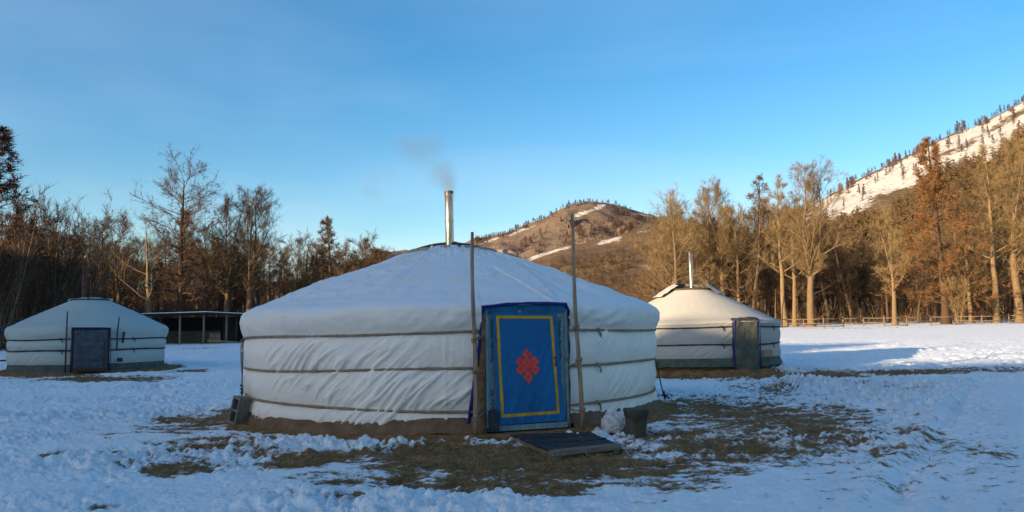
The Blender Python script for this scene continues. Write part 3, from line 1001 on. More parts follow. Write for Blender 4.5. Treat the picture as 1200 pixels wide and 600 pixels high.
for a in (-62, -58, 118, 122):
    ph = math.radians(a); mb = MB()
    mb.tube([(cx + r * math.sin(ph), cy - r * math.cos(ph), ZL + 2.50 - (r - .62) * (.98 / 1.98) + .035) for r in np.linspace(.64, 2.45, 12)], .016, 5)
    mb.build('roof_rope', M['dark_strap'], left)
mb = MB()
q = np.linspace(-1.9, 1.9, 30)
mb.tube([(cx + .68 * math.sin(PI + .4 + a), cy - .68 * math.cos(PI + .4 + a), ZL + 2.50 + .09 - .10 * (abs(a) / 1.9) ** 2) for a in q], .035, 6)
mb.build('flap_roll', M['grey_canvas'], left)
sc = D(.0, -.02, .32)
mb = MB(); mb.box((0, 0, .05), (1.0, .3, .09), Rm)
st = tag(mb.build('door_step', M['dark_wood'], None, smooth=False), 'low dark plank step before the padded door of the left yurt', 'step')
st.location = (sc[0], sc[1], float(gz(sc[0], sc[1])) + .10)

# ---- right yurt
ZR = .16
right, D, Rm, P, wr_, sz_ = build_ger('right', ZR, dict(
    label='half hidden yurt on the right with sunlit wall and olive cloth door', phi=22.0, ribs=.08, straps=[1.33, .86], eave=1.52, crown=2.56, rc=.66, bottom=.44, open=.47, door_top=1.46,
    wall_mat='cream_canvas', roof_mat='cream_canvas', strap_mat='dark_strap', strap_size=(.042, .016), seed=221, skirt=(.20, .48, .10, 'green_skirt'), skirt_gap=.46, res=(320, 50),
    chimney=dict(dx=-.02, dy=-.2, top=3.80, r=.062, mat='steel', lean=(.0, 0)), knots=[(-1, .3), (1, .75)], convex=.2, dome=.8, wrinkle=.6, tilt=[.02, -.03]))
mb = MB(); mb.box(D(0, .80, -.03), (.94, .06, 1.62), Rm); mb.build('door_frame', M['dark_wood'], right, smooth=False)
d = padded(D, .86, -.03, 1.56, 'olive', right, 601, quilt=False)
mb = MB(); mb.tube([D(.36, .75, .1), D(.375, .9, .11), D(.36, 1.05, .1)], .013, 5); mb.build('door_handle', M['soot'], d)
trim(D, [(-.46, .0, .03), (-.47, .8, .05), (-.46, 1.55, .07), (-.28, 1.61, .10), (0, 1.63, .11), (.28, 1.61, .10), (.46, 1.55, .07), (.47, .8, .05), (.46, 0, .03)], .015, right)
mb = MB(); mb.box(D(.74, .57, .025), (.33, .02, .17), Rm); mb.build('cardboard_patch', M['cardboard'], right, smooth=False)
cx, cy, R = GERS['right']
# cloth flap propped up round the crown, open at the front
mb = MB()
a = np.linspace(math.radians(-235), math.radians(-60), 40)[:, None]; t = np.linspace(0, 1, 8)[None, :]
rr = .50 + .75 * t; zz = 2.56 + .21 * np.cos(t * PI / 2) * (.55 + .45 * np.sin((a + 4.1) / 3.0 * PI).clip(0, 1)) - .26 * t + .025 * fbm(a * 4, t * 3, 611, 3) + .05
mb.grid(np.stack(np.broadcast_arrays(cx + rr * np.sin(a), cy - rr * np.cos(a), ZR + zz), -1))
a = np.linspace(math.radians(35), math.radians(110), 20)[:, None]
rr = .56 + .5 * t; zz = 2.56 + .15 * (1 - t) - .2 * t + .06 + .015 * fbm(a * 4, t * 3, 613, 3)
mb.grid(np.stack(np.broadcast_arrays(cx + rr * np.sin(a), cy - rr * np.cos(a), ZR + zz), -1))
mb.build('smoke_flap', M['cream_canvas'], right)
for a in (-100, -95, 100):
    ph = math.radians(a); mb = MB()
    mb.tube([(cx + r * math.sin(ph), cy - r * math.cos(ph), ZR + 2.56 - (r - .66) * (1.04 / 2.09) + .03) for r in np.linspace(.7, 2.6, 12)], .016, 5)
    mb.build('roof_rope', M['dark_strap'], right)

# ------------------------------------------------------------------ yard things
# cinder block
bm = bmesh.new()
xs = [0, .03, .17, .20]; ys = [0, .035, .195, .225, .385, .42]     # 20 x 42 cm face, two cells
solid = lambda i, j: not (i == 1 and j in (1, 3))
vv = {}
for k, dz in enumerate((0, .21)):
    for i, x in enumerate(xs):
        for j, y in enumerate(ys):
            vv[i, j, k] = bm.verts.new((x - .10, y - .21, dz - .105))
for i in range(3):
    for j in range(5):
        if solid(i, j):
            bm.faces.new([vv[i, j, 0], vv[i, j + 1, 0], vv[i + 1, j + 1, 0], vv[i + 1, j, 0]])
            bm.faces.new([vv[i, j, 1], vv[i + 1, j, 1], vv[i + 1, j + 1, 1], vv[i, j + 1, 1]])
            for (di, dj, a, b) in ((-1, 0, (0, 0), (0, 1)), (1, 0, (1, 1), (1, 0)), (0, -1, (1, 0), (0, 0)), (0, 1, (0, 1), (1, 1))):
                ii, jj = i + di, j + dj
                if not (0 <= ii < 3 and 0 <= jj < 5) or not solid(ii, jj):
                    q = [(i + a[0], j + a[1]), (i + b[0], j + b[1])]
                    bm.faces.new([vv[(*q[0], 0)], vv[(*q[0], 1)], vv[(*q[1], 1)], vv[(*q[1], 0)]])
bmesh.ops.recalc_face_normals(bm, faces=bm.faces)
me = bpy.data.meshes.new('concrete_block'); bm.to_mesh(me); bm.free()
o = link('concrete_block', me, M['concrete'])
# face (local z) towards the camera and left, long side (local y) upright and leaning right
zf = np.array([-.60, -.78, .12]); zf /= np.linalg.norm(zf)
yf = np.array([.22, .0, .97]); yf = yf - zf * (yf @ zf); yf /= np.linalg.norm(yf)
xf = np.cross(yf, zf)
o.matrix_world = Matrix.Translation(at(281, 481, 12.55)) @ Matrix((xf, yf, zf)).transposed().to_4x4()
tag(o, 'grey concrete block tied to a teal rope at the left side of the big yurt', 'concrete block')

# step in front of the blue door
c = [ground(598, 515), ground(692, 512), ground(727, 529), ground(650, 538)]   # back left, back right, front right, front left
stp = thing('wooden_step', tuple((c[0] + c[1] + c[2] + c[3]) / 4), 'low wooden step with dark slats lying before the blue door', 'step')


def bil(u, v, z):
    p = (c[0] * (1 - u) + c[1] * u) * (1 - v) + (c[3] * (1 - u) + c[2] * u) * v
    return np.array([p[0], p[1], p[2] + z])


def slab(mb, u0, u1, v0, v1, z0_, z1_):
    V = [bil(u, v, z) for z in (z0_, z1_) for (u, v) in ((u0, v0), (u1, v0), (u1, v1), (u0, v1))]
    mb.add(V, [(3, 2, 1, 0), (4, 5, 6, 7), (0, 1, 5, 4), (1, 2, 6, 5), (2, 3, 7, 6), (3, 0, 4, 7)])


for k in range(6):
    v0 = .0 + k * .148
    mb = MB(); slab(mb, .0 + .01 * math.sin(k * 3), 1.0 + .012 * math.sin(k * 5), v0, v0 + .12, .045, .066 + .005 * (k % 2)); mb.build('slat', M['mat_black'], stp, smooth=False)
mb = MB(); slab(mb, -.01, 1.02, .90, 1.0, .025, .078); mb.build('front_plank', M['plank'], stp, smooth=False)
for u0 in (.02, .46, .90):
    mb = MB(); slab(mb, u0, u0 + .08, .03, .99, -.03, .043); mb.build('bearer', M['plank'], stp, smooth=False)

# bucket and bag
pb = ground(746, 511)
bk = thing('bucket', tuple(pb), 'dented dark metal bucket beside the crumpled white plastic bag', 'bucket')
mb = MB()
mb.lathe([(.0, .0), (.115, .0), (.122, .01), (.135, .13), (.138, .135), (.150, .26), (.154, .262), (.165, .345), (.172, .352), (.168, .358), (.156, .345), (.148, .27)], pb, 28)
bb = mb.build('body', M['bucket'], bk)
mb = MB(); mb.lathe([(.0, .275), (.06, .292), (.11, .27), (.149, .262)], pb, 20)
for v in mb.v:
    v[:, 2] += .02 * fbm(v[:, 0] * 14, v[:, 1] * 14, 7, 2)
mb.build('contents', M['slop'], bk)
mb = MB()
q = np.linspace(0, PI, 20)
mb.tube([pb + np.array([.168 * math.cos(a), -.05 - .12 * math.sin(a), .335 - .10 * math.sin(a)]) for a in q], .006, 5)
mb.build('handle', M['soot'], bk)
pg = ground(721, 507)
bm = bmesh.new(); bmesh.ops.create_icosphere(bm, subdivisions=5, radius=1)
co = np.array([v.co[:] for v in bm.verts])
n = co.copy()
d = 1 + .16 * fbm(n[:, 0] * 1.6 + n[:, 2], n[:, 1] * 1.6 + n[:, 2] * .7, 701, 3) + .13 * (1 - np.abs(fbm(n[:, 0] * 2.2 + n[:, 1], n[:, 2] * 2.4 - n[:, 1], 705, 3)) * 1.6).clip(0, 1) ** 2 - .1
co = n * d[:, None]
co[:, 2] = np.where(co[:, 2] > .2, co[:, 2] * (1 + .25 * np.exp(-((n[:, 0] + .3) ** 2) * 8)), co[:, 2])
co *= np.array([.19, .17, .17]); co[:, 2] = np.maximum(co[:, 2], -.13); co += pg + [0, 0.02, .13]
for v, p in zip(bm.verts, co):
    v.co = p
me = bpy.data.meshes.new('plastic_bag'); bm.to_mesh(me); bm.free(); me.polygons.foreach_set('use_smooth', np.ones(len(me.polygons), bool))
tag(link('plastic_bag', me, M['bag']), 'crumpled white plastic bag between the yurt wall and the bucket', 'bag')

# cart or rack half seen behind the left yurt
pc = at(-2, 412, 27.5); pc[2] = float(gz(pc[0], pc[1]))
ct = thing('hay_rack', tuple(pc), 'dark rail rack half hidden behind the left edge of the small yurt', 'rack')
for k in range(5):
    mb = MB(); mb.tube([pc + [-.7 + .35 * k, .0, .0], pc + [-.7 + .35 * k, .0, 1.15 - .1 * (k % 2)]], .028, 6); mb.build('upright', M['dark_wood'], ct)
for zz in (.35, .75, 1.05):
    mb = MB(); mb.tube([pc + [-.8, -.03, zz], pc + [.8, -.03, zz + .05]], .03, 6); mb.build('rail', M['dark_wood'], ct)
mb = MB(); mb.tube([pc + [-.8, .1, 1.3], pc + [0, .1, 1.42], pc + [.85, .1, 1.2]], [.12, .16, .1], 8); mb.build('bundle', M['dark_strap'], ct)

# ------------------------------------------------------------------ shed
YS = 50.0
sA = at(150, 404, YS); sB = at(243, 403, YS - 1.5); sC = at(300, 404, YS + 4)
for s_ in (sA, sB, sC):
    s_[2] = float(gz(s_[0], s_[1]))
shed = thing('open_shed', tuple(sB), 'long low dark open shed with snow on its roof beyond the yurts', 'shed')
HS = 1.75
back = np.array([-.6, 4.2, 0])
mb = MB(); mb.add([sA + back + [0, 0, -.2], sB + back + [0, 0, -.2], sB + back + [0, 0, HS], sA + back + [0, 0, HS]], [(0, 1, 2, 3)])
mb.add([sB + back + [0, .02, -.2], sC + back + [0, 0, -.2], sC + back + [0, 0, HS], sB + back + [0, .02, HS]], [(0, 1, 2, 3)])
o = mb.build('back_wall', M['shed_wood'], shed, smooth=False)
o.modifiers.new('thick', 'SOLIDIFY').thickness = .06
mb = MB(); mb.add([sC + [0.3, 0, -.2], sC + back + [.3, 0, -.2], sC + back + [.3, 0, HS], sC + [.3, 0, HS]], [(0, 1, 2, 3)])
o = mb.build('side_wall', M['shed_wood'], shed, smooth=False); o.modifiers.new('thick', 'SOLIDIFY').thickness = .06
ra, rb_, rcn = sA + [0, -.35, HS + .08], sB + [0.05, -.35, HS + .12], sC + [.35, -.3, HS + .0]
for nm, m_, t0, t1 in (('roof', 'shed_wood', 0, .07), ('roof_snow', 'shed_snow', .073, .115)):
    mb = MB()
    for p, q in ((ra, rb_), (rb_, rcn)):
        b1, b2 = p + back * 1.1 + [0, 0, .05], q + back * 1.1 + [0, 0, .05]
        V = [w + [0, 0, zz] for zz in (t0, t1) for w in (p, q, b2, b1)]
        mb.add(V, [(3, 2, 1, 0), (4, 5, 6, 7), (0, 1, 5, 4), (1, 2, 6, 5), (2, 3, 7, 6), (3, 0, 4, 7)])
    mb.build(nm, M[m_], shed, smooth=False)
for px, hh, mt in ((188, 0, 'dark_wood'), (211, 0, 'wood'), (238.5, 0, 'post'), (263.5, 0, 'wood'), (275, 0, 'dark_wood')):
    t = (px - 150) / 93 if px < 243 else (px - 243) / 57
    p = sA * (1 - t) + sB * t if px < 243 else sB * (1 - t) + sC * t
    mb = MB(); mb.tube([p + [0, 0, -.2], p + [0, 0, HS + .1]], .06, 7); mb.build('post', M[mt], shed)
mb = MB()
p, q = sA + back * .8, sB + back * .8
mb.add([w + [0, 0, zz] for zz in (-.1, .85) for w in (p, q, q + [0, .1, 0], p + [0, .1, 0])], [(3, 2, 1, 0), (4, 5, 6, 7), (0, 1, 5, 4), (1, 2, 6, 5), (2, 3, 7, 6), (3, 0, 4, 7)])
mb.build('low_boarding', simple('grey_boarding', (.06, .06, .055), (.11, .11, .10), 3, .9, .4, .01, stretch=(.4, 4, 6)), shed, smooth=False)
cp = at(252, 402, YS + 1.2); cp[2] = float(gz(cp[0], cp[1]))
cr = thing('wooden_crate', tuple(cp), 'pale wooden crate standing inside the dark open shed', 'crate')
mb = MB(); mb.box(cp + [0, 0, .33], (.50, .5, .62)); mb.build('body', M['wood'], cr, smooth=False)
for zz in (.1, .33, .56):
    mb = MB(); mb.box(cp + [0, -.262, zz], (.54, .022, .09)); mb.build('slat', M['plank'], cr, smooth=False)
pk = at(262, 404, YS - .5); pk[2] = float(gz(pk[0], pk[1]))
mb = MB(); mb.tube([pk + [-1.0, 0, .20], pk + [.9, .2, .05]], [.07, .05], 7)
tag(mb.build('fallen_log', M['wood']), 'thin pole lying on the snow in front of the shed', 'log')

# ------------------------------------------------------------------ rail fence
fx = [906, 922, 943, 965, 988, 1012, 1036.5, 1063, 1091, 1121, 1151, 1183, 1216]
fp = []
for k, px in enumerate(fx):
    Y = 92 + 1.2 * math.sin(k * 1.7)
    d_ = ray(px, 380); x = d_[0] / d_[1] * Y
    fp.append(np.array([x, Y, float(gz(x, Y))]))
fence = thing('rail_fence', tuple(fp[6]), 'long wooden post and rail fence across the field before the wood', 'fence')
for k, p in enumerate(fp):
    lean = -.12 if k == 2 else .02 * math.sin(k * 5)
    h = 1.12 + .12 * math.sin(k * 2.3)
    mb = MB(); mb.tube([p + [0, 0, -.2], p + [lean, 0, h]], [.085, .07], 6); mb.build('post', M['fence'], fence)
for hh, skip in ((.95, ()), (.45, (0, 6, 8)), (.10, (4, 5, 7, 9, 10))):
    for k in range(len(fp) - 1):
        if k in skip:
            continue
        p, q = fp[k], fp[k + 1]
        mb = MB(); mb.tube([p + [-.1, -.07, hh + .03 * math.sin(k * 3)], (p + q) / 2 + [0, -.07, hh - .02], q + [.1, -.07, hh + .04 * math.sin(k * 7)]], [.042, .05, .042], 5); mb.build('rail', M['fence'], fence)


# ------------------------------------------------------------------ trees
class Tree:
    def __init__(s, seed):
        s.r = random.Random(seed); s.tr = MB(); s.br = MB(); s.tp = []; s.td = []; s.tl = []; s.tw = []

    def path(s, p, d, L, n, wob, trop):
        p = np.array(p, float); d = np.array(d, float); d /= np.linalg.norm(d)
        out = [p]
        h = L / n
        for i in range(n):
            d = d + np.array([s.r.gauss(0, wob), s.r.gauss(0, wob), s.r.gauss(0, wob) + trop])
            d /= np.linalg.norm(d)
            p = p + d * h
            out.append(p)
        return np.array(out)

    def side(s, d, ang, az=None):
        d = d / np.linalg.norm(d)
        a = np.cross(d, [0.0, 0.0, 1.0]) if abs(d[2]) < .95 else np.cross(d, [1.0, 0, 0])
        a /= np.linalg.norm(a); b = np.cross(d, a)
        az = s.r.uniform(0, 2 * PI) if az is None else az
        return d * math.cos(ang) + (a * math.cos(az) + b * math.sin(az)) * math.sin(ang)

    def twigs(s, pts, n, L, w, spread=.9, upb=.15, start=.15):
        m = len(pts) - 1
        for _ in range(n):
            t = s.r.uniform(start, 1) * m
            i = min(int(t), m - 1); f = t - i
            p = pts[i] * (1 - f) + pts[i + 1] * f
            d = pts[i + 1] - pts[i]; d = d / (np.linalg.norm(d) + 1e-9)
            d = d + np.array([s.r.gauss(0, spread), s.r.gauss(0, spread), s.r.gauss(0, spread) + upb])
            d /= np.linalg.norm(d) + 1e-9
            s.tp.append(p); s.td.append(d); s.tl.append(L * s.r.uniform(.5, 1.4)); s.tw.append(w * s.r.uniform(.7, 1.4))

    def crown(s, name, m):
        P = np.array(s.tp); Dn = np.array(s.td); L = np.array(s.tl)[:, None]; W = np.array(s.tw)[:, None]
        rs = np.random.RandomState(5)
        side = np.cross(Dn, rs.normal(size=Dn.shape)); side /= np.linalg.norm(side, axis=1)[:, None] + 1e-9
        mid = P + Dn * L * .5 + rs.normal(size=Dn.shape) * L * .07
        end = P + Dn * L + np.array([0, 0, .06]) * L
        V = np.stack([P - side * W * .5, P + side * W * .5, mid + side * W * .4, mid - side * W * .4, end], 1).reshape(-1, 3)
        n = len(P)
        me = bpy.data.meshes.new(name)
        me.vertices.add(n * 5); me.vertices.foreach_set('co', V.ravel())
        b = (np.arange(n) * 5)[:, None]
        loops = np.concatenate([b + [0, 1, 2, 3], b + [3, 2, 4]], 1).ravel()
        me.loops.add(n * 7); me.loops.foreach_set('vertex_index', loops.astype(np.int32))
        st = np.stack([np.arange(n) * 7, np.arange(n) * 7 + 4], 1).ravel()
        me.polygons.add(n * 2); me.polygons.foreach_set('loop_start', st.astype(np.int32))
        me.update(calc_edges=True)
        me.materials.append(m)
        return me


def shape_fn(kind, t):
    if kind == 'vase':
        return .40 * (1 - t) ** .5 + .06
    if kind == 'oval':
        return .30 * math.sin(PI * (.15 + .8 * t)) + .05
    if kind == 'slim':
        return .18 * (1 - t) ** .6 + .05
    if kind == 'cone':
        return .25 * (1 - t) ** 1.05 + .02
    if kind == 'flat':
        return .13 + .15 * sstep(.2, .55, t) * (1.1 - t * .45)
    return .25


def gen_tree(seed, H, r0, clear=.3, nl=20, ang=(70, 35), shape='oval', trop=.05, nsub=7, ntw=5, tl=.7, tw=.02, stems=None, wob=.035, lean=(0, 0), nsubtw=14, spread=.7, upb=.15, limb_r=.33, subr=.45):
    s = Tree(seed); r = s.r
    axes = []
    d0 = np.array([lean[0], lean[1], 1.0])
    htop = 1.0 if not stems else max(.3, max(st[0] for st in stems) + .02)
    tp = s.path([0, 0, -.15], d0, H * htop, 14, wob, .06)
    rad = r0 * (1 - .93 * np.linspace(0, 1, 15) * (htop if stems else 1.0)) ** .85
    rad[0] *= 1.55; rad[1] *= 1.06
    if stems:
        rad[-1] *= .15; rad[-2] *= .6
    s.tr.tube(tp, rad, 9)
    if not stems:
        axes.append((tp, rad, 0.0, 1.0))
    else:
        for (f, az, an, lf, rf) in stems:
            i = min(13, max(1, int(f / htop * 14)))
            d = np.array([math.cos(az) * math.sin(an), math.sin(az) * math.sin(an), math.cos(an)])
            q = s.path(tp[i], d, H * lf, 12, wob * 1.7, .07)
            rr = rad[i] * rf * (1 - .92 * np.linspace(0, 1, 13)) ** .85
            s.tr.tube(q, rr, 7)
            axes.append((q, rr, f, lf))
        axes.append((tp, rad, 0.0, htop))
    for (ax, rr, f0, lf) in axes:
        m = len(ax) - 1
        k = max(4, int(nl * lf * (1.1 if stems else 1)))
        az = r.uniform(0, 6)
        for j in range(k):
            u = (j + r.random()) / k
            if stems and f0 == 0.0 and u < .55:
                continue
            h = ax[0][2] + (ax[-1][2] - ax[0][2]) * u
            t_all = h / H
            if t_all < clear and r.random() > .06:
                continue
            T = (t_all - clear) / (1 - clear)
            i = min(int(u * m), m - 1); p = ax[i] + (ax[i + 1] - ax[i]) * (u * m - i)
            az += 2.4 + r.gauss(0, .5)
            a = math.radians(ang[0] + (ang[1] - ang[0]) * max(0, T) + r.gauss(0, 9))
            d = np.array([math.cos(az) * math.sin(a), math.sin(az) * math.sin(a), math.cos(a)])
            L = H * shape_fn(shape, max(0, min(1, T))) * r.uniform(.65, 1.2)
            if stems:
                L *= .7
            lr = max(.035, rr[i] * limb_r * r.uniform(.7, 1.2))
            lp = s.path(p, d, L, 6, .085, trop)
            s.br.tube(lp, lr * (1 - .85 * np.linspace(0, 1, 7)), 5, cap=False)
            s.twigs(lp, nsubtw // 2, tl, tw, spread, upb, .4)
            for q in range(nsub):
                uu = r.uniform(.22, 1.0) * 6; ii = min(int(uu), 5)
                pp = lp[ii] + (lp[ii + 1] - lp[ii]) * (uu - ii)
                dd = s.side(lp[ii + 1] - lp[ii], math.radians(r.uniform(25, 65)))
                dd[2] += .18
                SL = L * r.uniform(.22, .5) * (1.15 - .5 * uu / 6) + .25
                sp = s.path(pp, dd, SL, 4, .11, trop * 1.2)
                s.br.tube(sp, max(.018, lr * subr) * (1 - .8 * np.linspace(0, 1, 5)), 4, cap=False)
                s.twigs(sp, nsubtw, tl, tw, spread, upb)
                for w in range(ntw):
                    u3 = r.uniform(.3, 1) * 4; i3 = min(int(u3), 3)
                    p3 = sp[i3] + (sp[i3 + 1] - sp[i3]) * (u3 - i3)
                    d3 = s.side(sp[i3 + 1] - sp[i3], math.radians(r.uniform(25, 60)))
                    t3 = s.path(p3, d3, SL * r.uniform(.3, .6), 2, .2, trop)
                    s.twigs(t3, 5, tl * .8, tw * .9, spread, upb, 0)
    s.H = H
    return s


def gen_thicket(seed, H, n=16, tl=.5, tw=.015, spread_base=.5):
    s = Tree(seed); r = s.r
    for k in range(n):
        az = r.uniform(0, 2 * PI); a = abs(r.gauss(0, .16)) + .03
        L = H * r.uniform(.65, 1.0)
        q = s.path([r.gauss(0, spread_base), r.gauss(0, spread_base), -.1], [math.cos(az) * a, math.sin(az) * a, 1], L, 10, .035, .03)
        rr = r.uniform(.03, .06) * (1 - .9 * np.linspace(0, 1, 11))
        s.tr.tube(q, rr, 5)
        for j in range(15):
            u = r.uniform(.2, 1) * 10; i = min(int(u), 9)
            p = q[i] + (q[i + 1] - q[i]) * (u - i)
            d = s.side(q[i + 1] - q[i], math.radians(r.uniform(22, 50))); d[2] += .2
            sp = s.path(p, d, L * r.uniform(.08, .2) * (1.25 - u / 12), 3, .1, .12)
            s.br.tube(sp, .014 * (1 - .7 * np.linspace(0, 1, 4)), 3, cap=False)
            s.twigs(sp, 12, tl, tw, .55, .35, 0)
    s.H = H
    return s


PROTO = {}


def proto(key, tree, bark_m, twig_m, limb_m=None):
    t = tree.tr.mesh('trunk'); t.materials.append(M[bark_m])
    b = tree.br.mesh('branches'); b.materials.append(M[limb_m or bark_m])
    c = tree.crown('crown', M[twig_m])
    top = max(float(np.concatenate(tree.tr.v)[:, 2].max()), float(np.percentile(np.array(tree.tp)[:, 2], 99.5)))
    PROTO[key] = (t, b, c, top)


def recolor(src, key, bark_m, twig_m):
    t, b, c, h = PROTO[src]
    out = []
    for me, m in ((t, bark_m), (b, bark_m), (c, twig_m)):
        n = me.copy(); n.name = me.name; n.materials[0] = M[m]; out.append(n)
    PROTO[key] = (*out, h)


rad = math.radians
proto('vase_a', gen_tree(101, 19, .46, .28, 26, (60, 30), 'oval', .06, 6, 4, .6, .021, stems=[(.30, .4, .36, .68, .72), (.36, 3.4, .30, .66, .7), (.42, 5.0, .34, .52, .6), (.34, 1.9, .5, .5, .5)], nsubtw=17), 'bark_tan', 'twig_tan')
proto('vase_b', gen_tree(102, 18, .42, .30, 26, (62, 30), 'oval', .06, 6, 4, .6, .021, stems=[(.42, .2, .32, .58, .75), (.45, 3.0, .36, .55, .7), (.34, 4.4, .55, .42, .5)], nsubtw=17), 'bark_tan', 'twig_tan')
proto('oval_a', gen_tree(103, 18, .40, .25, 34, (72, 30), 'oval', .07, 7, 4, .6, .021, nsubtw=17), 'bark_tan', 'twig_tan')
proto('oval_b', gen_tree(104, 17, .36, .18, 36, (78, 32), 'vase', .06, 6, 4, .6, .021, nsubtw=17), 'bark_mid', 'twig_tan')
proto('slim_a', gen_tree(105, 20, .38, .34, 34, (66, 30), 'slim', .06, 7, 4, .6, .021, nsubtw=18, wob=.05), 'bark_tan', 'twig_tan')
proto('slim_b', gen_tree(106, 19, .34, .40, 30, (70, 35), 'slim', .05, 7, 3, .6, .021, nsubtw=18, wob=.05, lean=(.05, 0)), 'bark_mid', 'twig_brown')
proto('larch_a', gen_tree(107, 22, .44, .10, 72, (92, 60), 'cone', .015, 7, 2, .5, .05, nsubtw=18, spread=.8, upb=-.05, limb_r=.16, wob=.014), 'bark_dark', 'twig_rust')
proto('larch_b', gen_tree(108, 20, .40, .22, 50, (88, 62), 'cone', .03, 6, 2, .5, .04, nsubtw=10, spread=.8, upb=0, limb_r=.2), 'bark_dark', 'twig_brown')
proto('flat_larch', gen_tree(129, 20, .50, .26, 84, (94, 50), 'flat', .03, 9, 4, .42, .022, nsubtw=18, spread=.8, limb_r=.28, wob=.014), 'bark_dark', 'twig_red')
proto('gnarly', gen_tree(110, 15, .42, .30, 22, (75, 40), 'vase', .05, 4, 2, .6, .021, nsubtw=6, wob=.06, lean=(-.14, 0), limb_r=.36), 'bark_mid', 'twig_brown')
proto('snag', gen_tree(111, 13, .30, .5, 14, (80, 50), 'slim', .0, 2, 0, .5, .03, nsubtw=3, wob=.03), 'bark_mid', 'twig_brown')
proto('spire', gen_tree(112, 16, .30, .08, 90, (98, 70), 'cone', .01, 6, 1, .45, .05, nsubtw=10, spread=.7, upb=-.1, limb_r=.16), 'bark_dark', 'twig_brown')
proto('round_a', gen_tree(113, 12, .28, .15, 30, (75, 30), 'oval', .06, 6, 3, .65, .021, nsubtw=17), 'bark_mid', 'twig_brown')
proto('thicket_a', gen_thicket(114, 11, 18), 'bark_mid', 'twig_red')
proto('thicket_b', gen_thicket(115, 9, 15), 'bark_dark', 'twig_red')
proto('willow', gen_thicket(116, 5.2, 14, .5, .03, .18), 'bark_tan', 'twig_tan')
recolor('vase_a', 'vase_a_brown', 'bark_mid', 'twig_brown')  # browner copies; part of the left wood's shade is put into their colour
recolor('vase_b', 'vase_b_brown', 'bark_mid', 'twig_brown')
recolor('oval_a', 'oval_a_brown', 'bark_dark', 'twig_brown')
recolor('oval_b', 'oval_b_brown', 'bark_dark', 'twig_red')
recolor('larch_a', 'larch_dim', 'bark_dark', 'twig_red')
TR = random.Random(99)


def plant(key, px, top, Y, label, group=None, rz=None, name=None, cat='tree', wide=1.0):
    d = ray(px, 380); x = d[0] / d[1] * Y
    z = float(gz(x, Y))
    tz = at(px, top, Y)[2]
    t, b, c, h = PROTO[key]
    s = max(.15, (tz - z) / h)
    nm = name or ('larch_tree' if key in ('larch_a', 'larch_b', 'flat_larch', 'larch_dim') else 'conifer_tree' if key == 'spire' else 'thicket' if key.startswith('thicket') else 'bare_tree')
    root = bpy.data.objects.new(nm, None); COL.objects.link(root)
    root.location = (x, Y, z); root.scale = (s * wide, s * wide, s)
    root.rotation_euler = (0, 0, TR.uniform(0, 2 * PI) if rz is None else rz)
    tag(root, label, cat, group)
    for pn_, me in (('trunk', t), ('branches', b), ('crown', c)):
        o = bpy.data.objects.new(pn_, me); COL.objects.link(o); o.parent = root
    return root


G1 = 'bare trees at the front of the right wood'
G2 = 'bare trees at the front of the left wood'
for a in [
    ('oval_b', 797, 220, 96, 'wide bare tree right behind the stove pipe of the right yurt'),
    ('vase_a', 792, 236, 104, 'broad bare tree at the left end of the right wood beside the far hill'),
    ('oval_b', 866, 238, 106, 'bushy bare tree above the right slope of the right yurt roof'),
    ('vase_b', 848, 211, 108, 'tall forked bare tree above the sunlit roof of the right yurt'),
    ('oval_a', 832, 226, 112, 'bare tree with a rounded top between two taller ones behind the right yurt'),
    ('slim_b', 882, 232, 103, 'slim brown tree rising over the door of the right yurt'),
    ('larch_b', 906, 204, 118, 'dark narrow larch behind the pale trunks at the left end of the rail fence'),
    ('slim_a', 920, 206, 98, 'tall slim pale tree at the left end of the rail fence'),
    ('slim_a', 932, 226, 101, 'shorter slim tree just left of the big forked tree by the fence'),
    ('vase_a', 951, 192, 95.5, 'large pale forked tree standing tallest beside the rail fence'),
    ('slim_b', 971, 250, 118, 'thin brown tree first to the right of the big forked tree'),
    ('oval_a', 986, 262, 122, 'bare tree in the gap below the snowy slope, right of the big fork'),
    ('slim_b', 999, 258, 116, 'straight thin tree second right of the big forked tree, under the snow slope'),
    ('vase_b', 1049, 246, 99, 'forked pale tree with low crown midway along the rail fence'),
    ('oval_b_brown', 1020, 285, 125, 'low dark bushy tree midway along the fence, deep in the wood'),
    ('oval_a', 1078, 262, 112, 'bushy tan tree just left of the rust coloured larch'),
    ('larch_a', 1109, 163, 97, 'tall rust coloured larch still holding its needles'),
    ('oval_b', 1139, 236, 103, 'thick trunked bare tree just right of the rust coloured larch'),
    ('slim_a', 1168, 172, 99, 'tall pale tree with a leaning top right of the rusty larch'),
    ('vase_b', 1196, 160, 100, 'tall bare tree at the right edge beside the fence'),
    ('oval_a', 1218, 170, 106, 'bare tree cut off by the right edge'),
    ('larch_a', 1236, 205, 112, 'rusty larch just beyond the right edge'),
]:
    plant(a[0], a[1], a[2], a[3], a[4], G1)
plant('snag', 909, 338, 97, 'short leaning pale stem at the left end of the fence', G1, rz=0)
plant('willow', 1124, 322, 94.6, 'fan shaped bare willow bush in front of the rusty larch', None, name='willow_bush', cat='bush')
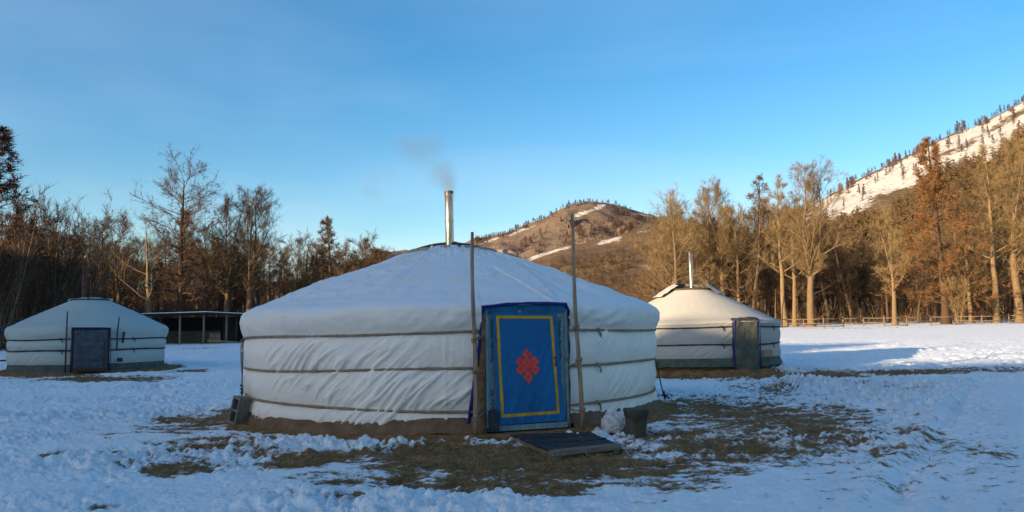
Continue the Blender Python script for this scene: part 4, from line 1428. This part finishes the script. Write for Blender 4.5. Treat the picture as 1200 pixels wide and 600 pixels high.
for a in [
    ('larch_dim', -6, 146, 46, 'tall dark larch at the left edge above the thicket'),
    ('thicket_a', -6, 232, 44, 'dark thicket at the far left edge behind the small yurt'),
    ('thicket_a', 14, 220, 48, 'reddish thicket behind the left shoulder of the small yurt'),
    ('thicket_b', 30, 224, 52, 'reddish thicket with fine tops above the left slope of the small roof'),
    ('thicket_a', 48, 226, 50, 'tall reddish thicket left of the rusty stove pipe'),
    ('thicket_b', 64, 240, 54, 'sparser thicket just left of the rusty stove pipe'),
    ('thicket_a', 80, 252, 52, 'lower thicket right behind the rusty stove pipe'),
    ('thicket_b', 92, 280, 56, 'thin low thicket at the right end of the dark bushes'),
    ('vase_a_brown', 117, 256, 78, 'bare tree right of the rusty stove pipe with a broad fork'),
    ('vase_b_brown', 140, 250, 82, 'bare tree with many upright limbs behind the small yurt'),
    ('gnarly', 178, 244, 74, 'gnarled tree leaning left with a broken top behind the shed'),
    ('oval_b_brown', 196, 268, 84, 'dark bushy tree just left of the tall flat topped larch'),
    ('flat_larch', 211, 186, 76, 'tall flat topped dark larch above the shed'),
    ('larch_dim', 216, 246, 80, 'lower rusty larch at the foot of the flat topped one'),
    ('oval_a_brown', 241, 264, 86, 'brown tree just right of the tall flat topped larch'),
    ('vase_b_brown', 265, 228, 80, 'tall forked tree with sunlit bark right of the flat topped larch'),
    ('vase_a_brown', 291, 220, 79, 'tall many stemmed tree over the left edge of the big yurt'),
    ('slim_b', 306, 244, 88, 'slim tree close right of the tall many stemmed one'),
    ('slim_b', 323, 286, 92, 'small slim tree over the left shoulder of the big roof'),
    ('round_a', 343, 274, 96, 'dense rounded tree over the left slope of the big roof'),
    ('snag', 359, 282, 96, 'dead pole like trunk over the left slope of the big roof'),
    ('round_a', 379, 282, 104, 'rounded bare tree left of the pointed conifer'),
    ('spire', 393, 253, 100, 'pointed conifer rising over the left slope of the big roof'),
    ('round_a', 421, 274, 108, 'rounded bare tree right of the pointed conifer'),
    ('oval_b_brown', 408, 284, 116, 'brown bushy tree close right of the pointed conifer'),
]:
    plant(a[0], a[1], a[2], a[3], a[4], G2 if a[0][:7] != 'thicket' else 'thickets behind the small yurt', wide=1.35 if a[0].startswith('thicket') else 1.45 if a[1] == -6 and a[0] == 'larch_dim' else 1.0)
# the woods behind
pr = [(690, 322), (745, 296), (775, 246), (830, 236), (870, 240), (900, 232), (960, 246), (990, 284), (1050, 280), (1090, 262), (1130, 250), (1200, 236), (1260, 222)]
keys = ['oval_a', 'oval_b', 'slim_a', 'slim_b', 'oval_b_brown', 'larch_b', 'oval_a_brown', 'round_a', 'vase_b_brown', 'oval_b_brown']
for k in range(150):
    px = 774 + (k + TR.random()) * (1255 - 770) / 150
    Y = TR.choice([TR.uniform(108, 135), TR.uniform(125, 185)])
    top = np.interp(px, *zip(*pr)) + TR.uniform(0, 46)
    plant(TR.choice(keys), px, top, Y, 'bare brown tree in the dense wood beyond the rail fence', 'trees deep in the right wood')
pl = [(-70, 250), (60, 268), (110, 288), (200, 288), (260, 276), (330, 298), (400, 292), (450, 291), (480, 292)]
keysl = ['oval_a_brown', 'oval_b_brown', 'slim_b', 'vase_b_brown', 'larch_b', 'round_a', 'larch_dim']
for k in range(135):
    px = -60 + (k + TR.random()) * (470 + 60) / 135
    Y = TR.choice([TR.uniform(82, 104), TR.uniform(95, 165)])
    top = np.interp(px, *zip(*pl)) + TR.uniform(-10, 30)
    plant(TR.choice(keysl), px, top, Y, 'bare brown tree in the dense wood behind the shed', 'trees deep in the left wood')
for k in range(38):
    px = 440 + (k + TR.random()) * (800 - 440) / 38
    Y = TR.uniform(190, 300)
    top = np.interp(px, [440, 480, 560, 640, 690, 720, 760, 800], [287, 292, 318, 326, 318, 312, 306, 292]) + TR.uniform(0, 22)
    plant(TR.choice(['round_a', 'oval_a_brown', 'oval_b_brown', 'larch_b']), px, top, Y, 'small far tree at the foot of the brown hill', 'far trees below the brown hill')
for k in range(44):                       # the woods go on past both sides of the view
    if k % 2:
        px = TR.uniform(1256, 1500); Y = TR.uniform(96, 150); top = 205 - (px - 1256) * .1 + TR.uniform(0, 50); key = TR.choice(['oval_a', 'oval_b', 'slim_a', 'vase_b'])
        lb, gp = 'bare brown tree in the dense wood beyond the rail fence', 'trees deep in the right wood'
    else:
        px = TR.uniform(-420, -40); Y = TR.uniform(46, 90); top = 215 + TR.uniform(0, 60); key = TR.choice(['oval_a_brown', 'oval_b_brown', 'vase_b_brown', 'thicket_a'])
        lb, gp = 'bare brown tree in the dense wood behind the shed', 'trees deep in the left wood'
    plant(key, px, top, Y, lb, gp, name='bare_tree')
# brush under the trees
rs = np.random.RandomState(3)
T = Tree(500)
for k in range(5200):
    if k % 2:
        px = rs.uniform(760, 1290); Y = rs.uniform(104, 190)
    else:
        px = rs.uniform(-120, 480); Y = rs.uniform(80, 160)
    x = (px - 600) / F * Y
    g = float(gz(x, Y)); h = rs.uniform(.8, 3.6)
    for q in range(4):
        T.tp.append(np.array([x + rs.normal() * .4, Y + rs.normal() * .4, g - .1])); dd = np.array([rs.normal() * .3, rs.normal() * .3, 1]); T.td.append(dd / np.linalg.norm(dd)); T.tl.append(h * rs.uniform(.6, 1.1)); T.tw.append(.05)
me = T.crown('undergrowth', M['twig_brown'])
tag(link('undergrowth', me, None), 'dry brown brush growing under the trees on both sides', 'undergrowth', kind='stuff')

# ------------------------------------------------------------------ hills
def hill_material(name, earth, rocky):
    N = NT(name)
    a = N.n('ShaderNodeAttribute', attribute_name='snow')
    v = N.obj()
    f1 = N.noise(v, .035, 6, .65); f2 = N.noise(v, .25, 5, .7)
    fb = N.math('ADD', a.outputs['Fac'], N.math('MULTIPLY', N.math('SUBTRACT', f2, .5), 1.6))
    fb = N.math('ADD', fb, N.math('MULTIPLY', N.math('SUBTRACT', N.noise(v, .07, 5, .7), .5), 1.5))
    mask = N.ramp(fb, [(.40, (0, 0, 0)), (.66, (1, 1, 1))])
    col = N.ramp(f1, [(.3, earth[0]), (.5, earth[1]), (.72, earth[2])])
    dots = N.noise(v, .5, 3, .7)
    col = N.mix(N.ramp(dots, [(.5, (0, 0, 0)), (.66, (.85, .85, .85))]), col, rocky)
    col = N.mix(mask, col, N.ramp(N.noise(v, .12, 5, .7), [(.35, (.50, .49, .48)), (.65, (.72, .71, .70))]))
    return N.out(col, .9, N.bump(N.math('ADD', f2, N.math('MULTIPLY', dots, .6)), 1.0, 3.0), 0, .1)


def smooth_interp(px, pts):
    X, Yv = zip(*pts)
    g = np.linspace(X[0], X[-1], 900)
    v = np.interp(g, X, Yv)
    k = np.ones(19) / 19
    v = np.convolve(np.pad(v, 9, mode='edge'), k, mode='valid')
    return np.interp(px, g, v)


HILL = {}


def build_hill(key, ridge, Yf, Yr, Yb, n, mat_, snow_fn, expo=1.0, rough=3.0, jag=.6, seed=0):
    px = np.linspace(ridge[0][0], ridge[-1][0], n[0])
    ry = smooth_interp(px, ridge)
    zr = np.array([at(a, b, Yr)[2] for a, b in zip(px, ry)])
    kx = np.array([ray(a, b)[0] / ray(a, b)[1] for a, b in zip(px, ry)])
    v = np.concatenate([np.linspace(0, 1, n[1]), 1 + np.linspace(0, 1, 14)[1:]])
    Y = np.where(v <= 1, Yf + (Yr - Yf) * v, Yr + (Yb - Yr) * (v - 1))
    KX, VV = np.meshgrid(kx, v, indexing='ij')
    YY = np.broadcast_to(Y, KX.shape); X = KX * YY
    ZR = np.broadcast_to(zr[:, None], KX.shape)
    z0 = gz(X[:, :1], YY[:, :1]) - 2
    up_ = np.clip(VV, 0, 1) ** expo
    Z = np.where(VV <= 1, z0 + (ZR - z0) * up_, ZR - (ZR + 30) * (VV - 1) ** 1.4)
    Z = Z + rough * fbm(X * .006, YY * .006, seed, 4) * np.clip(np.sin(PI * np.clip(VV, 0, 1)), 0, 1) + jag * fbm(X * .05, YY * .05, seed + 9, 3) * np.clip(VV * 3, 0, 1)
    PX, PY = project(X, YY, Z)
    d = PY - smooth_interp(np.clip(PX, ridge[0][0], ridge[-1][0]), ridge)
    sn = snow_fn(PX, PY, d, X, YY)
    mb = MB(); mb.grid(np.stack([X, YY, Z], -1))
    mb.f = [q[::-1] for q in mb.f]
    o = mb.build('hill', mat_)
    a = o.data.attributes.new('snow', 'FLOAT', 'POINT'); a.data.foreach_set('value', np.clip(sn, 0, 1).ravel().astype(np.float32))
    tag(o, kind='structure')
    HILL[key] = (px, v, X, YY, Z, PX, PY, d)
    return o


RIDGE_R = [(640, 372), (700, 362), (760, 340), (820, 312), (880, 276), (930, 249), (985, 223), (1010, 208), (1050, 190), (1100, 164), (1150, 144), (1200, 118), (1300, 66), (1420, 10), (1600, -40)]
RIDGE_M = [(-500, 352), (-200, 350), (100, 348), (300, 340), (380, 322), (440, 298), (500, 291), (560, 283), (600, 270), (640, 254), (668, 239), (688, 235), (702, 236), (718, 239), (740, 247), (770, 253), (810, 262), (860, 270), (940, 300), (1040, 340)]
RIDGE_N = [(470, 352), (520, 340), (570, 322), (600, 310), (625, 299), (662, 288), (690, 284), (715, 279), (745, 271), (775, 266), (820, 262), (880, 280), (960, 320), (1040, 350)]


def band(x, a, b, s=3.0):
    return sstep(a - s, a + s, x) * sstep(b + s, b - s, x)


def snow_r(px, py, d, X, Y):
    n = fbm(X * .02, Y * .02, 5, 4)
    w = 35 + 10 * fbm(px * .02, px * 0, 8, 2)
    s = band(d, 1.0, w, 3) * sstep(930, 975, px) * .85
    streak = band(d - 4 * np.sin(px * .03), 13, 19, 2) * sstep(1085, 1120, px)
    s = s - streak * .9
    s = np.maximum(s, band(d + 6 * n, 22, 50, 5) * sstep(1090, 1125, px) * .62)
    s = np.maximum(s, band(d + 5 * n, 24, 42, 5) * sstep(1060, 1010, px) * sstep(940, 985, px) * .6)
    s = np.maximum(s, .45 * band(d, 4, 30, 6) * sstep(860, 900, px))
    s = np.maximum(s, .8 * np.exp(-(((px - 765) / 22) ** 2 + ((py - 314) / 9) ** 2) * 1.2))
    s = np.maximum(s, .7 * np.exp(-(((px - 885) / 14) ** 2 + ((py - 272) / 5) ** 2)))
    s = np.maximum(s, .35 * sstep(100, 160, d) * sstep(1000, 1020, px) * sstep(1040, 1020, px))
    return s + .16 * n * (s > .05)


def snow_m(px, py, d, X, Y):
    n = fbm(X * .012, Y * .012, 6, 4)
    # bright field under the summit, running down to the left
    t = (px - 672) / 38
    s = .95 * sstep(-.1, .1, t) * sstep(1.08, .9, t) * band(py + t * 13 + 2 * n, 250.5, 250.5 + 6, 1.8) * (d > 2)
    s = np.maximum(s, .85 * band(d, 3.2, 7.5 + 2 * n, 1) * band(px, 592, 626, 6))
    s = np.maximum(s, .75 * band(d, 1.5, 5, 1) * band(px, 556, 586, 6))
    s = np.maximum(s, .6 * band(d, 1.0, 3.5, 1) * band(px, 722, 770, 6))
    s = np.maximum(s, .5 * band(d, 1, 4, 2) * band(px, 430, 545, 12))
    return (s + .1 * n * (s > .1)) * .74


def snow_n(px, py, d, X, Y):
    n = fbm(X * .02, Y * .02, 7, 4)
    s = .9 * band(d, .6, 5.2 + 3 * n, 1.2) * band(px, 618, 672, 6)
    s = np.maximum(s, .9 * band(d, .6, 6.5 + 2 * n, 1.5) * band(px, 700, 728, 5))
    s = np.maximum(s, .8 * band(d, .6, 3, 1) * band(px, 745, 762, 3))
    s = np.maximum(s, .9 * np.exp(-(((px - 764) / 20) ** 2 + ((py - 313) / 10) ** 2) * 1.4))
    s = np.maximum(s, .55 * np.exp(-(((px - 706) / 5) ** 2 + ((py - 299) / 1.6) ** 2)))
    return s * .74


HM_R = hill_material('brown_slope', ((.13, .085, .045), (.18, .125, .068), (.23, .165, .095)), (.09, .058, .033))
HM_M = hill_material('far_brown_hill', ((.145, .106, .085), (.185, .136, .107), (.225, .168, .13)), (.095, .068, .057))
HM_N = hill_material('near_brown_hill', ((.13, .082, .05), (.165, .106, .064), (.205, .136, .083)), (.085, .054, .034))
build_hill('r', RIDGE_R, 195, 760, 1250, (520, 110), HM_R, snow_r, 1.0, 9.0, 1.4, 201)
build_hill('m', RIDGE_M, 560, 1150, 1900, (620, 110), HM_M, snow_m, .92, 26.0, 2.2, 211)
build_hill('n', RIDGE_N, 330, 800, 1120, (300, 60), HM_N, snow_n, .95, 8.0, .9, 221)
# closing range far round the rest of the horizon
mb = MB()
az = np.linspace(rad(45), rad(315), 160)
rowz = []
for D_, k in ((1500, 0), (2100, .7), (2600, 1), (3300, .3)):
    h = k * (170 + 90 * fbm(az * 5, az * 0, 231, 4)) + (0 if k else 5)
    rowz.append(np.stack([D_ * np.sin(az), D_ * np.cos(az), h], -1))
mb.grid(np.stack(rowz, 1))
o = mb.build('hill', HM_M); tag(o, kind='structure')

# unseen low ridge behind the camera, crest shaped to cast the yard's shade
LDIR = np.array([.78, .62]); LDIR /= np.linalg.norm(LDIR)
CDIR = np.array([-LDIR[1], LDIR[0]])
CK = [(-320, 16.5), (-40, 16.5), (8, 16.4), (10.8, 16.3), (12, 15.9), (14, 16.0), (15.7, 16.2), (16.6, 15.4), (17.6, 16.0), (19.2, 16.9), (20.3, 18.5), (24.4, 17.8), (26, 17.0), (30, 16.6), (45, 18), (63, 20), (90, 20), (160, 17), (320, 17)]
c_ = np.concatenate([np.linspace(-320, -30, 60)[:-1], np.linspace(-30, 110, 420)[:-1], np.linspace(110, 320, 60)])
hc = np.interp(c_, *zip(*CK)) + .22 * fbm(c_ * .9, c_ * 0, 241, 3)
prof = [(-62, 0), (-64, .35), (-66, .72), (-68.5, .94), (-70, 1.0), (-72, .98), (-80, .8), (-95, .4), (-110, .0)]
rows = []
for s_, k in prof:
    xy = LDIR[None, :] * s_ + CDIR[None, :] * c_[:, None]
    rows.append(np.stack([xy[:, 0], xy[:, 1], hc * k - .4 + (1 - k) * .2 * pn(c_ * .3, c_ * 0 + s_, 3)], -1))
mb = MB(); mb.grid(np.stack(rows, 1))
o = mb.build('hill', HM_N); tag(o, kind='structure')
at2 = o.data.attributes.new('snow', 'FLOAT', 'POINT'); at2.data.foreach_set('value', np.full(len(o.data.vertices), .62, np.float32))  # mostly snow so the unseen slope bounces more light


# ------------------------------------------------------------------ trees on the hills
def tiny(seed, H, n=34, cone=.24, w=.5):
    r = random.Random(seed); mb = MB()
    mb.tube([(0, 0, -.5), (r.uniform(-.1, .1), 0, H * .5), (0, r.uniform(-.1, .1), H)], [.22, .13, .03], 4)
    for k in range(n):
        t = r.uniform(.16, .98); a = r.uniform(0, 2 * PI); L = H * cone * (1.05 - t) ** .7 * r.uniform(.5, 1.2) + .25
        p = np.array([0, 0, H * t]); d = np.array([math.cos(a), math.sin(a), r.uniform(-.1, .35)])
        sd = np.array([-math.sin(a), math.cos(a), 0]) * w * .5; ud = np.array([0, 0, w * .35])
        e = p + d * L
        mb.add([p - ud * .3, p + ud * .3, e - ud + sd * .2, e + ud - sd * .2, p + d * L * .5 + sd, p + d * L * .5 - sd], [(0, 2, 3, 1), (0, 4, 2), (1, 3, 5)])
    me = mb.mesh('larch', False); me.materials.append(M['ridge_tree'])
    return me


TINY = [tiny(i, 10, 54 if i % 2 else 40, .13 + .025 * (i % 3), .8) for i in range(5)]


def on_hill(key, px, dd):
    PX, PY, X, Y, Z = (HILL[key][i] for i in (5, 6, 2, 3, 4))
    k = int(np.argmin(abs(HILL[key][0] - px)))
    nv = (HILL[key][1] <= 1).sum()
    j = int(np.argmin(abs(HILL[key][7][k, :nv] - dd)))
    j = min(j, nv - 1)
    return X[k, j], Y[k, j], Z[k, j]


HR = random.Random(17)


def hill_tree(key, px, dd, hpx, label, group):
    x, y, z = on_hill(key, px, dd)
    x += HR.uniform(-.5, .5)
    h = hpx * y / F
    o = bpy.data.objects.new('larch_tree', HR.choice(TINY)); COL.objects.link(o)
    o.location = (x, y + HR.uniform(-3, 6), z - .3); s = h / 10; wd = HR.uniform(1.0, 1.6) * (1.7 if key == 'm' else 1); o.scale = (s * wd, s * wd, s)
    o.rotation_euler = (0, 0, HR.uniform(0, 6.28)); tag(o, label, 'tree', group)


px = 886
while px < 1206:
    hill_tree('r', px, 0, HR.uniform(.55, 1.15) * (9.5 + 4 * math.sin(px * .11) * math.sin(px * .037 + 1)), 'tiny bare larch on the crest of the snowy right slope', 'larches along the crest of the snowy slope')
    px += HR.choice([1.0, 1.7, 2.6, 3.6]) if HR.random() < .88 else HR.uniform(5, 10)
for k in range(46):
    px = HR.uniform(955, 1205); hill_tree('r', px, HR.choice([HR.uniform(10, 20), HR.uniform(20, 34)]), HR.uniform(9, 15), 'small larch standing on the open snow below the crest', 'larches scattered on the snow below the crest')
px = 555
while px < 775:
    hill_tree('m', px, 0, HR.uniform(3, 6.5) * (1 if px < 735 else .8), 'tiny larch on the skyline of the far brown hill', 'larches on the skyline of the far hill')
    px += (HR.choice([1.3, 2.0, 2.8, 3.8]) if HR.random() < .85 else HR.uniform(4, 8)) * (1 if px < 700 else 2.0)


def wood_stuff(name, key, cells, label, mk='twig_tan', n=900, seed=1, h=(7, 13)):
    """far wooded ground that reads as one mass"""
    r = random.Random(seed); V = []; Fc = []; off = 0
    meshes = []
    for me in [tiny(40 + i, 10, 70, .24, .42) for i in range(3)]:
        v = np.empty(len(me.vertices) * 3); me.vertices.foreach_get('co', v); meshes.append((v.reshape(-1, 3), [tuple(p.vertices) for p in me.polygons]))
    nv = (HILL[key][1] <= 1).sum()
    PX, PY, X, Y, Z, dd = HILL[key][5], HILL[key][6], HILL[key][2], HILL[key][3], HILL[key][4], HILL[key][7]
    ok = cells(PX[:, :nv], PY[:, :nv], dd[:, :nv])
    # equal chance per area of the view
    dy = np.abs(np.gradient(PY[:, :nv], axis=1)) + 1e-6
    wgt = (ok * dy).ravel(); cum = np.cumsum(wgt)
    for _ in range(n):
        i = int(np.searchsorted(cum, r.random() * cum[-1]))
        a, b = divmod(i, nv)
        bb_ = min(b + 1, X.shape[1] - 1); aa_ = min(a + 1, X.shape[0] - 1); fu, fv = r.random(), r.random()
        p = np.array([A[a, b] + (A[a, bb_] - A[a, b]) * fv + (A[aa_, b] - A[a, b]) * fu for A in (X, Y, Z)]) + [0, 0, -.5]
        mv, mf = r.choice(meshes)
        s = r.uniform(*h) / 10; c, sn_ = math.cos(6.28 * r.random()), math.sin(6.28 * r.random())
        w = s * r.uniform(.8, 1.25)
        q = np.stack([(mv[:, 0] * c - mv[:, 1] * sn_) * w, (mv[:, 0] * sn_ + mv[:, 1] * c) * w, mv[:, 2] * s], -1) + p
        V.append(q); Fc.extend([tuple(t + off for t in f) for f in mf]); off += len(q)
    me = bpy.data.meshes.new(name); me.from_pydata(np.concatenate(V).tolist(), [], Fc); me.update(); me.materials.append(M[mk])
    tag(link(name, me, None), label, 'wood', kind='stuff')


wood_stuff('wooded_slope', 'r', lambda px, py, d: (d > 60 + 12 * np.sin(px * .05) - 14 * sstep(1080, 1140, px)) & (px > 840) & (px < 1260) & (py < 345), 'brown bare wood covering the lower right slope', 'twig_brown', 2600, 5, (7, 13))
wood_stuff('wooded_slope', 'm', lambda px, py, d: ((abs(px - 700) < 45) & (py > 262) & (py < 288) & (d > 14)) | ((px > 540) & (px < 640) & (d > 12) & (d < 45) & (np.sin(px * .21 + py * .3) > .3)), 'dark larch wood in the hollow of the far brown hill', 'ridge_tree', 330, 6, (5, 9))
wood_stuff('wooded_slope', 'm', lambda px, py, d: (d < 5) & (px > 556) & (px < 705) & (np.sin(px * .4) + np.sin(px * .17) > -.6), 'fuzzy belt of larches just below the skyline of the far hill', 'ridge_tree', 260, 16, (3, 6.5))
wood_stuff('wooded_slope', 'm', lambda px, py, d: (abs(d - 6 - (px - 715) * .06) < 3.2) & (px > 708) & (px < 768), 'dark tree belt standing in for shadowed rock under the right shoulder of the far hill', 'ridge_tree', 150, 18, (3, 6))  # dark trees put in for the shadow band on the rocky shoulder
wood_stuff('wooded_slope', 'r', lambda px, py, d: (d < 7) & (px > 890) & (px < 1210) & (np.sin(px * .23) + np.sin(px * .09) > .2), 'fuzzy belt of larches along the crest of the right slope', 'ridge_tree', 170, 17, (5, 9))
wood_stuff('wooded_slope', 'n', lambda px, py, d: (d > 20) & (px > 560) & (px < 830) & (py < 350), 'brown scrub wood on the nearer brown hill', 'twig_brown', 420, 8, (4, 8))

# dark crag on the far hill
mb = MB()
rs = np.random.RandomState(8)
bm = bmesh.new(); bmesh.ops.create_icosphere(bm, subdivisions=4, radius=1)
x, y, z = on_hill('m', 666, 24)
for v_ in bm.verts:
    q = np.array(v_.co); f_ = 1 + .45 * float(fbm(np.array(q[0] * 1.7 + 3), np.array(q[2] * 3 + q[1]), 5, 3))
    v_.co = Vector((x + q[0] * f_ * 6 - q[2] * 1.5, y - 1 + q[1] * f_ * 4, z + q[2] * 15))
me = bpy.data.meshes.new('crag'); bm.to_mesh(me); bm.free()
o = link('crag', me, simple('crag_rock', (.05, .04, .035), (.11, .09, .075), .3, .95, .8, 1.0)); tag(o, 'dark rocky crag halfway up the far brown hill', 'crag')

# ------------------------------------------------------------------ chimney smoke
c = at(489, 190, 14.4)
me_mb = MB()
bm = bmesh.new(); bmesh.ops.create_icosphere(bm, subdivisions=3, radius=1)
for v_ in bm.verts:
    v_.co = Vector((v_.co.x * 1.35, v_.co.y * .8, v_.co.z * .95))
me = bpy.data.meshes.new('smoke'); bm.to_mesh(me); bm.free()
N = NT('smoke_volume')
tc = N.n('ShaderNodeTexCoord'); O = tc.outputs['Object']


def puff(cx_, cz_, rx, rz, k):
    mp = N.n('ShaderNodeMapping', vector_type='TEXTURE')
    mp.inputs['Location'].default_value = (cx_, 0, cz_); mp.inputs['Scale'].default_value = (rx, .42, rz)
    N.l(O, mp.inputs['Vector'])
    ln = N.n('ShaderNodeVectorMath', operation='LENGTH'); N.l(mp.outputs[0], ln.inputs[0])
    return N.math('MULTIPLY', N.math('SUBTRACT', 1.0, ln.outputs['Value'], clamp=True), k)


def px_local(px, py):
    q = at(px, py, 14.4) - c
    return q[0], q[2]


dens = None
for (px, py, rx, rz, k) in ((528, 228, .13, .2, 1.5), (525, 217, .2, .24, 1.3), (518, 204, .36, .34, 1.5), (494, 178, .50, .38, 1.0), (475, 170, .34, .26, .8), (512, 165, .28, .24, .5), (434, 226, .30, .42, .4), (448, 205, .3, .3, .25)):
    lx, lz = px_local(px, py)
    p_ = puff(lx, lz, rx, rz, k)
    dens = p_ if dens is None else N.math('ADD', dens, p_)
nz = N.noise(O, 2.6, 4, .6, .6)
dens = N.math('MULTIPLY', dens, N.ramp(nz, [(.22, (0, 0, 0)), (.75, (1, 1, 1))]))
dens = N.math('MULTIPLY', dens, 1.25)
vol = N.n('ShaderNodeVolumePrincipled'); vol.inputs['Color'].default_value = (.30, .30, .31, 1)
N.l(dens, vol.inputs['Density'])
oo = N.n('ShaderNodeOutputMaterial'); N.l(vol.outputs[0], oo.inputs['Volume'])
sm_o = link('smoke', me, N.m); sm_o.location = c
tag(sm_o, 'thin grey smoke drifting left above the steel chimney', 'smoke', kind='stuff')

# ------------------------------------------------------------------ light
SUN_EL = rad(9.0)
sun = bpy.data.lights.new('sun', 'SUN'); sun.energy = 3.9; sun.angle = rad(.5); sun.color = (1.0, .76, .48)
so = bpy.data.objects.new('sun', sun); COL.objects.link(so)
ldir = Vector((LDIR[0] * math.cos(SUN_EL), LDIR[1] * math.cos(SUN_EL), -math.sin(SUN_EL)))
so.rotation_euler = ldir.to_track_quat('-Z', 'Y').to_euler()
so.location = (-40, -40, 30)

w = bpy.data.worlds.new('World'); SC.world = w; w.use_nodes = True
N = NT('', w.node_tree)
w.node_tree.nodes.clear()
sky = N.n('ShaderNodeTexSky', sky_type='NISHITA')
sky.sun_disc = False; sky.sun_elevation = SUN_EL
sky.sun_rotation = math.atan2(-LDIR[0], -LDIR[1]) % (2 * PI)
sky.altitude = 1200; sky.air_density = 1.0; sky.dust_density = 2.6; sky.ozone_density = 1.3
tc = N.n('ShaderNodeTexCoord')
g = tc.outputs['Generated']
sep = N.n('ShaderNodeSeparateXYZ'); N.l(g, sep.inputs[0])
zc_ = N.math('MAXIMUM', sep.outputs['Z'], .03)
# thin cirrus, and a pale bank low over the hills
pxv = N.n('ShaderNodeCombineXYZ'); N.l(N.math('DIVIDE', sep.outputs['X'], N.math('ADD', zc_, .12)), pxv.inputs[0]); N.l(N.math('DIVIDE', sep.outputs['Y'], N.math('ADD', zc_, .12)), pxv.inputs[1])
mp = N.n('ShaderNodeMapping'); mp.inputs['Scale'].default_value = (.38, 1.0, 1); mp.inputs['Rotation'].default_value = (0, 0, rad(-24)); N.l(pxv.outputs[0], mp.inputs['Vector'])
ci = N.noise(mp.outputs[0], .75, 5, .5, .5)
cim = N.math('MULTIPLY', N.ramp(ci, [(.42, (0, 0, 0)), (.8, (1, 1, 1))]), .40)
mp2 = N.n('ShaderNodeMapping'); mp2.inputs['Scale'].default_value = (3.0, 3.0, 11); N.l(g, mp2.inputs['Vector'])
lo = N.noise(mp2.outputs[0], 1.3, 4, .5)
low = N.ramp(sep.outputs['Z'], [(.0, (.4, .4, .4)), (.09, (.36, .36, .36)), (.2, (0, 0, 0))])
lom = N.math('MULTIPLY', N.ramp(lo, [(.42, (0, 0, 0)), (.66, (1, 1, 1))]), low)
cm = N.math('MAXIMUM', cim, lom, clamp=True)
hs = N.n('ShaderNodeHueSaturation'); hs.inputs['Saturation'].default_value = 1.46; hs.inputs['Hue'].default_value = .502; N.l(sky.outputs[0], hs.inputs['Color'])
col = N.mix(cm, hs.outputs[0], CLOUD if 'CLOUD' in globals() else (2.9, 3.5, 4.2))
bg = N.n('ShaderNodeBackground'); bg.inputs['Strength'].default_value = .080; N.l(col, bg.inputs['Color'])
ow = N.n('ShaderNodeOutputWorld'); N.l(bg.outputs[0], ow.inputs['Surface'])

vs = SC.view_settings
SC.display_settings.display_device = 'sRGB'
vs.view_transform = 'Standard'; vs.look = 'None'; vs.gamma = 1.0; vs.use_curve_mapping = False
vs.exposure = 1.76
SC.cycles.use_denoising = True
SC.cycles.max_bounces = 6; SC.cycles.diffuse_bounces = 3; SC.cycles.volume_bounces = 0; SC.cycles.transparent_max_bounces = 4
SC.cycles.sample_clamp_indirect = 4; SC.cycles.sample_clamp_direct = 1.5
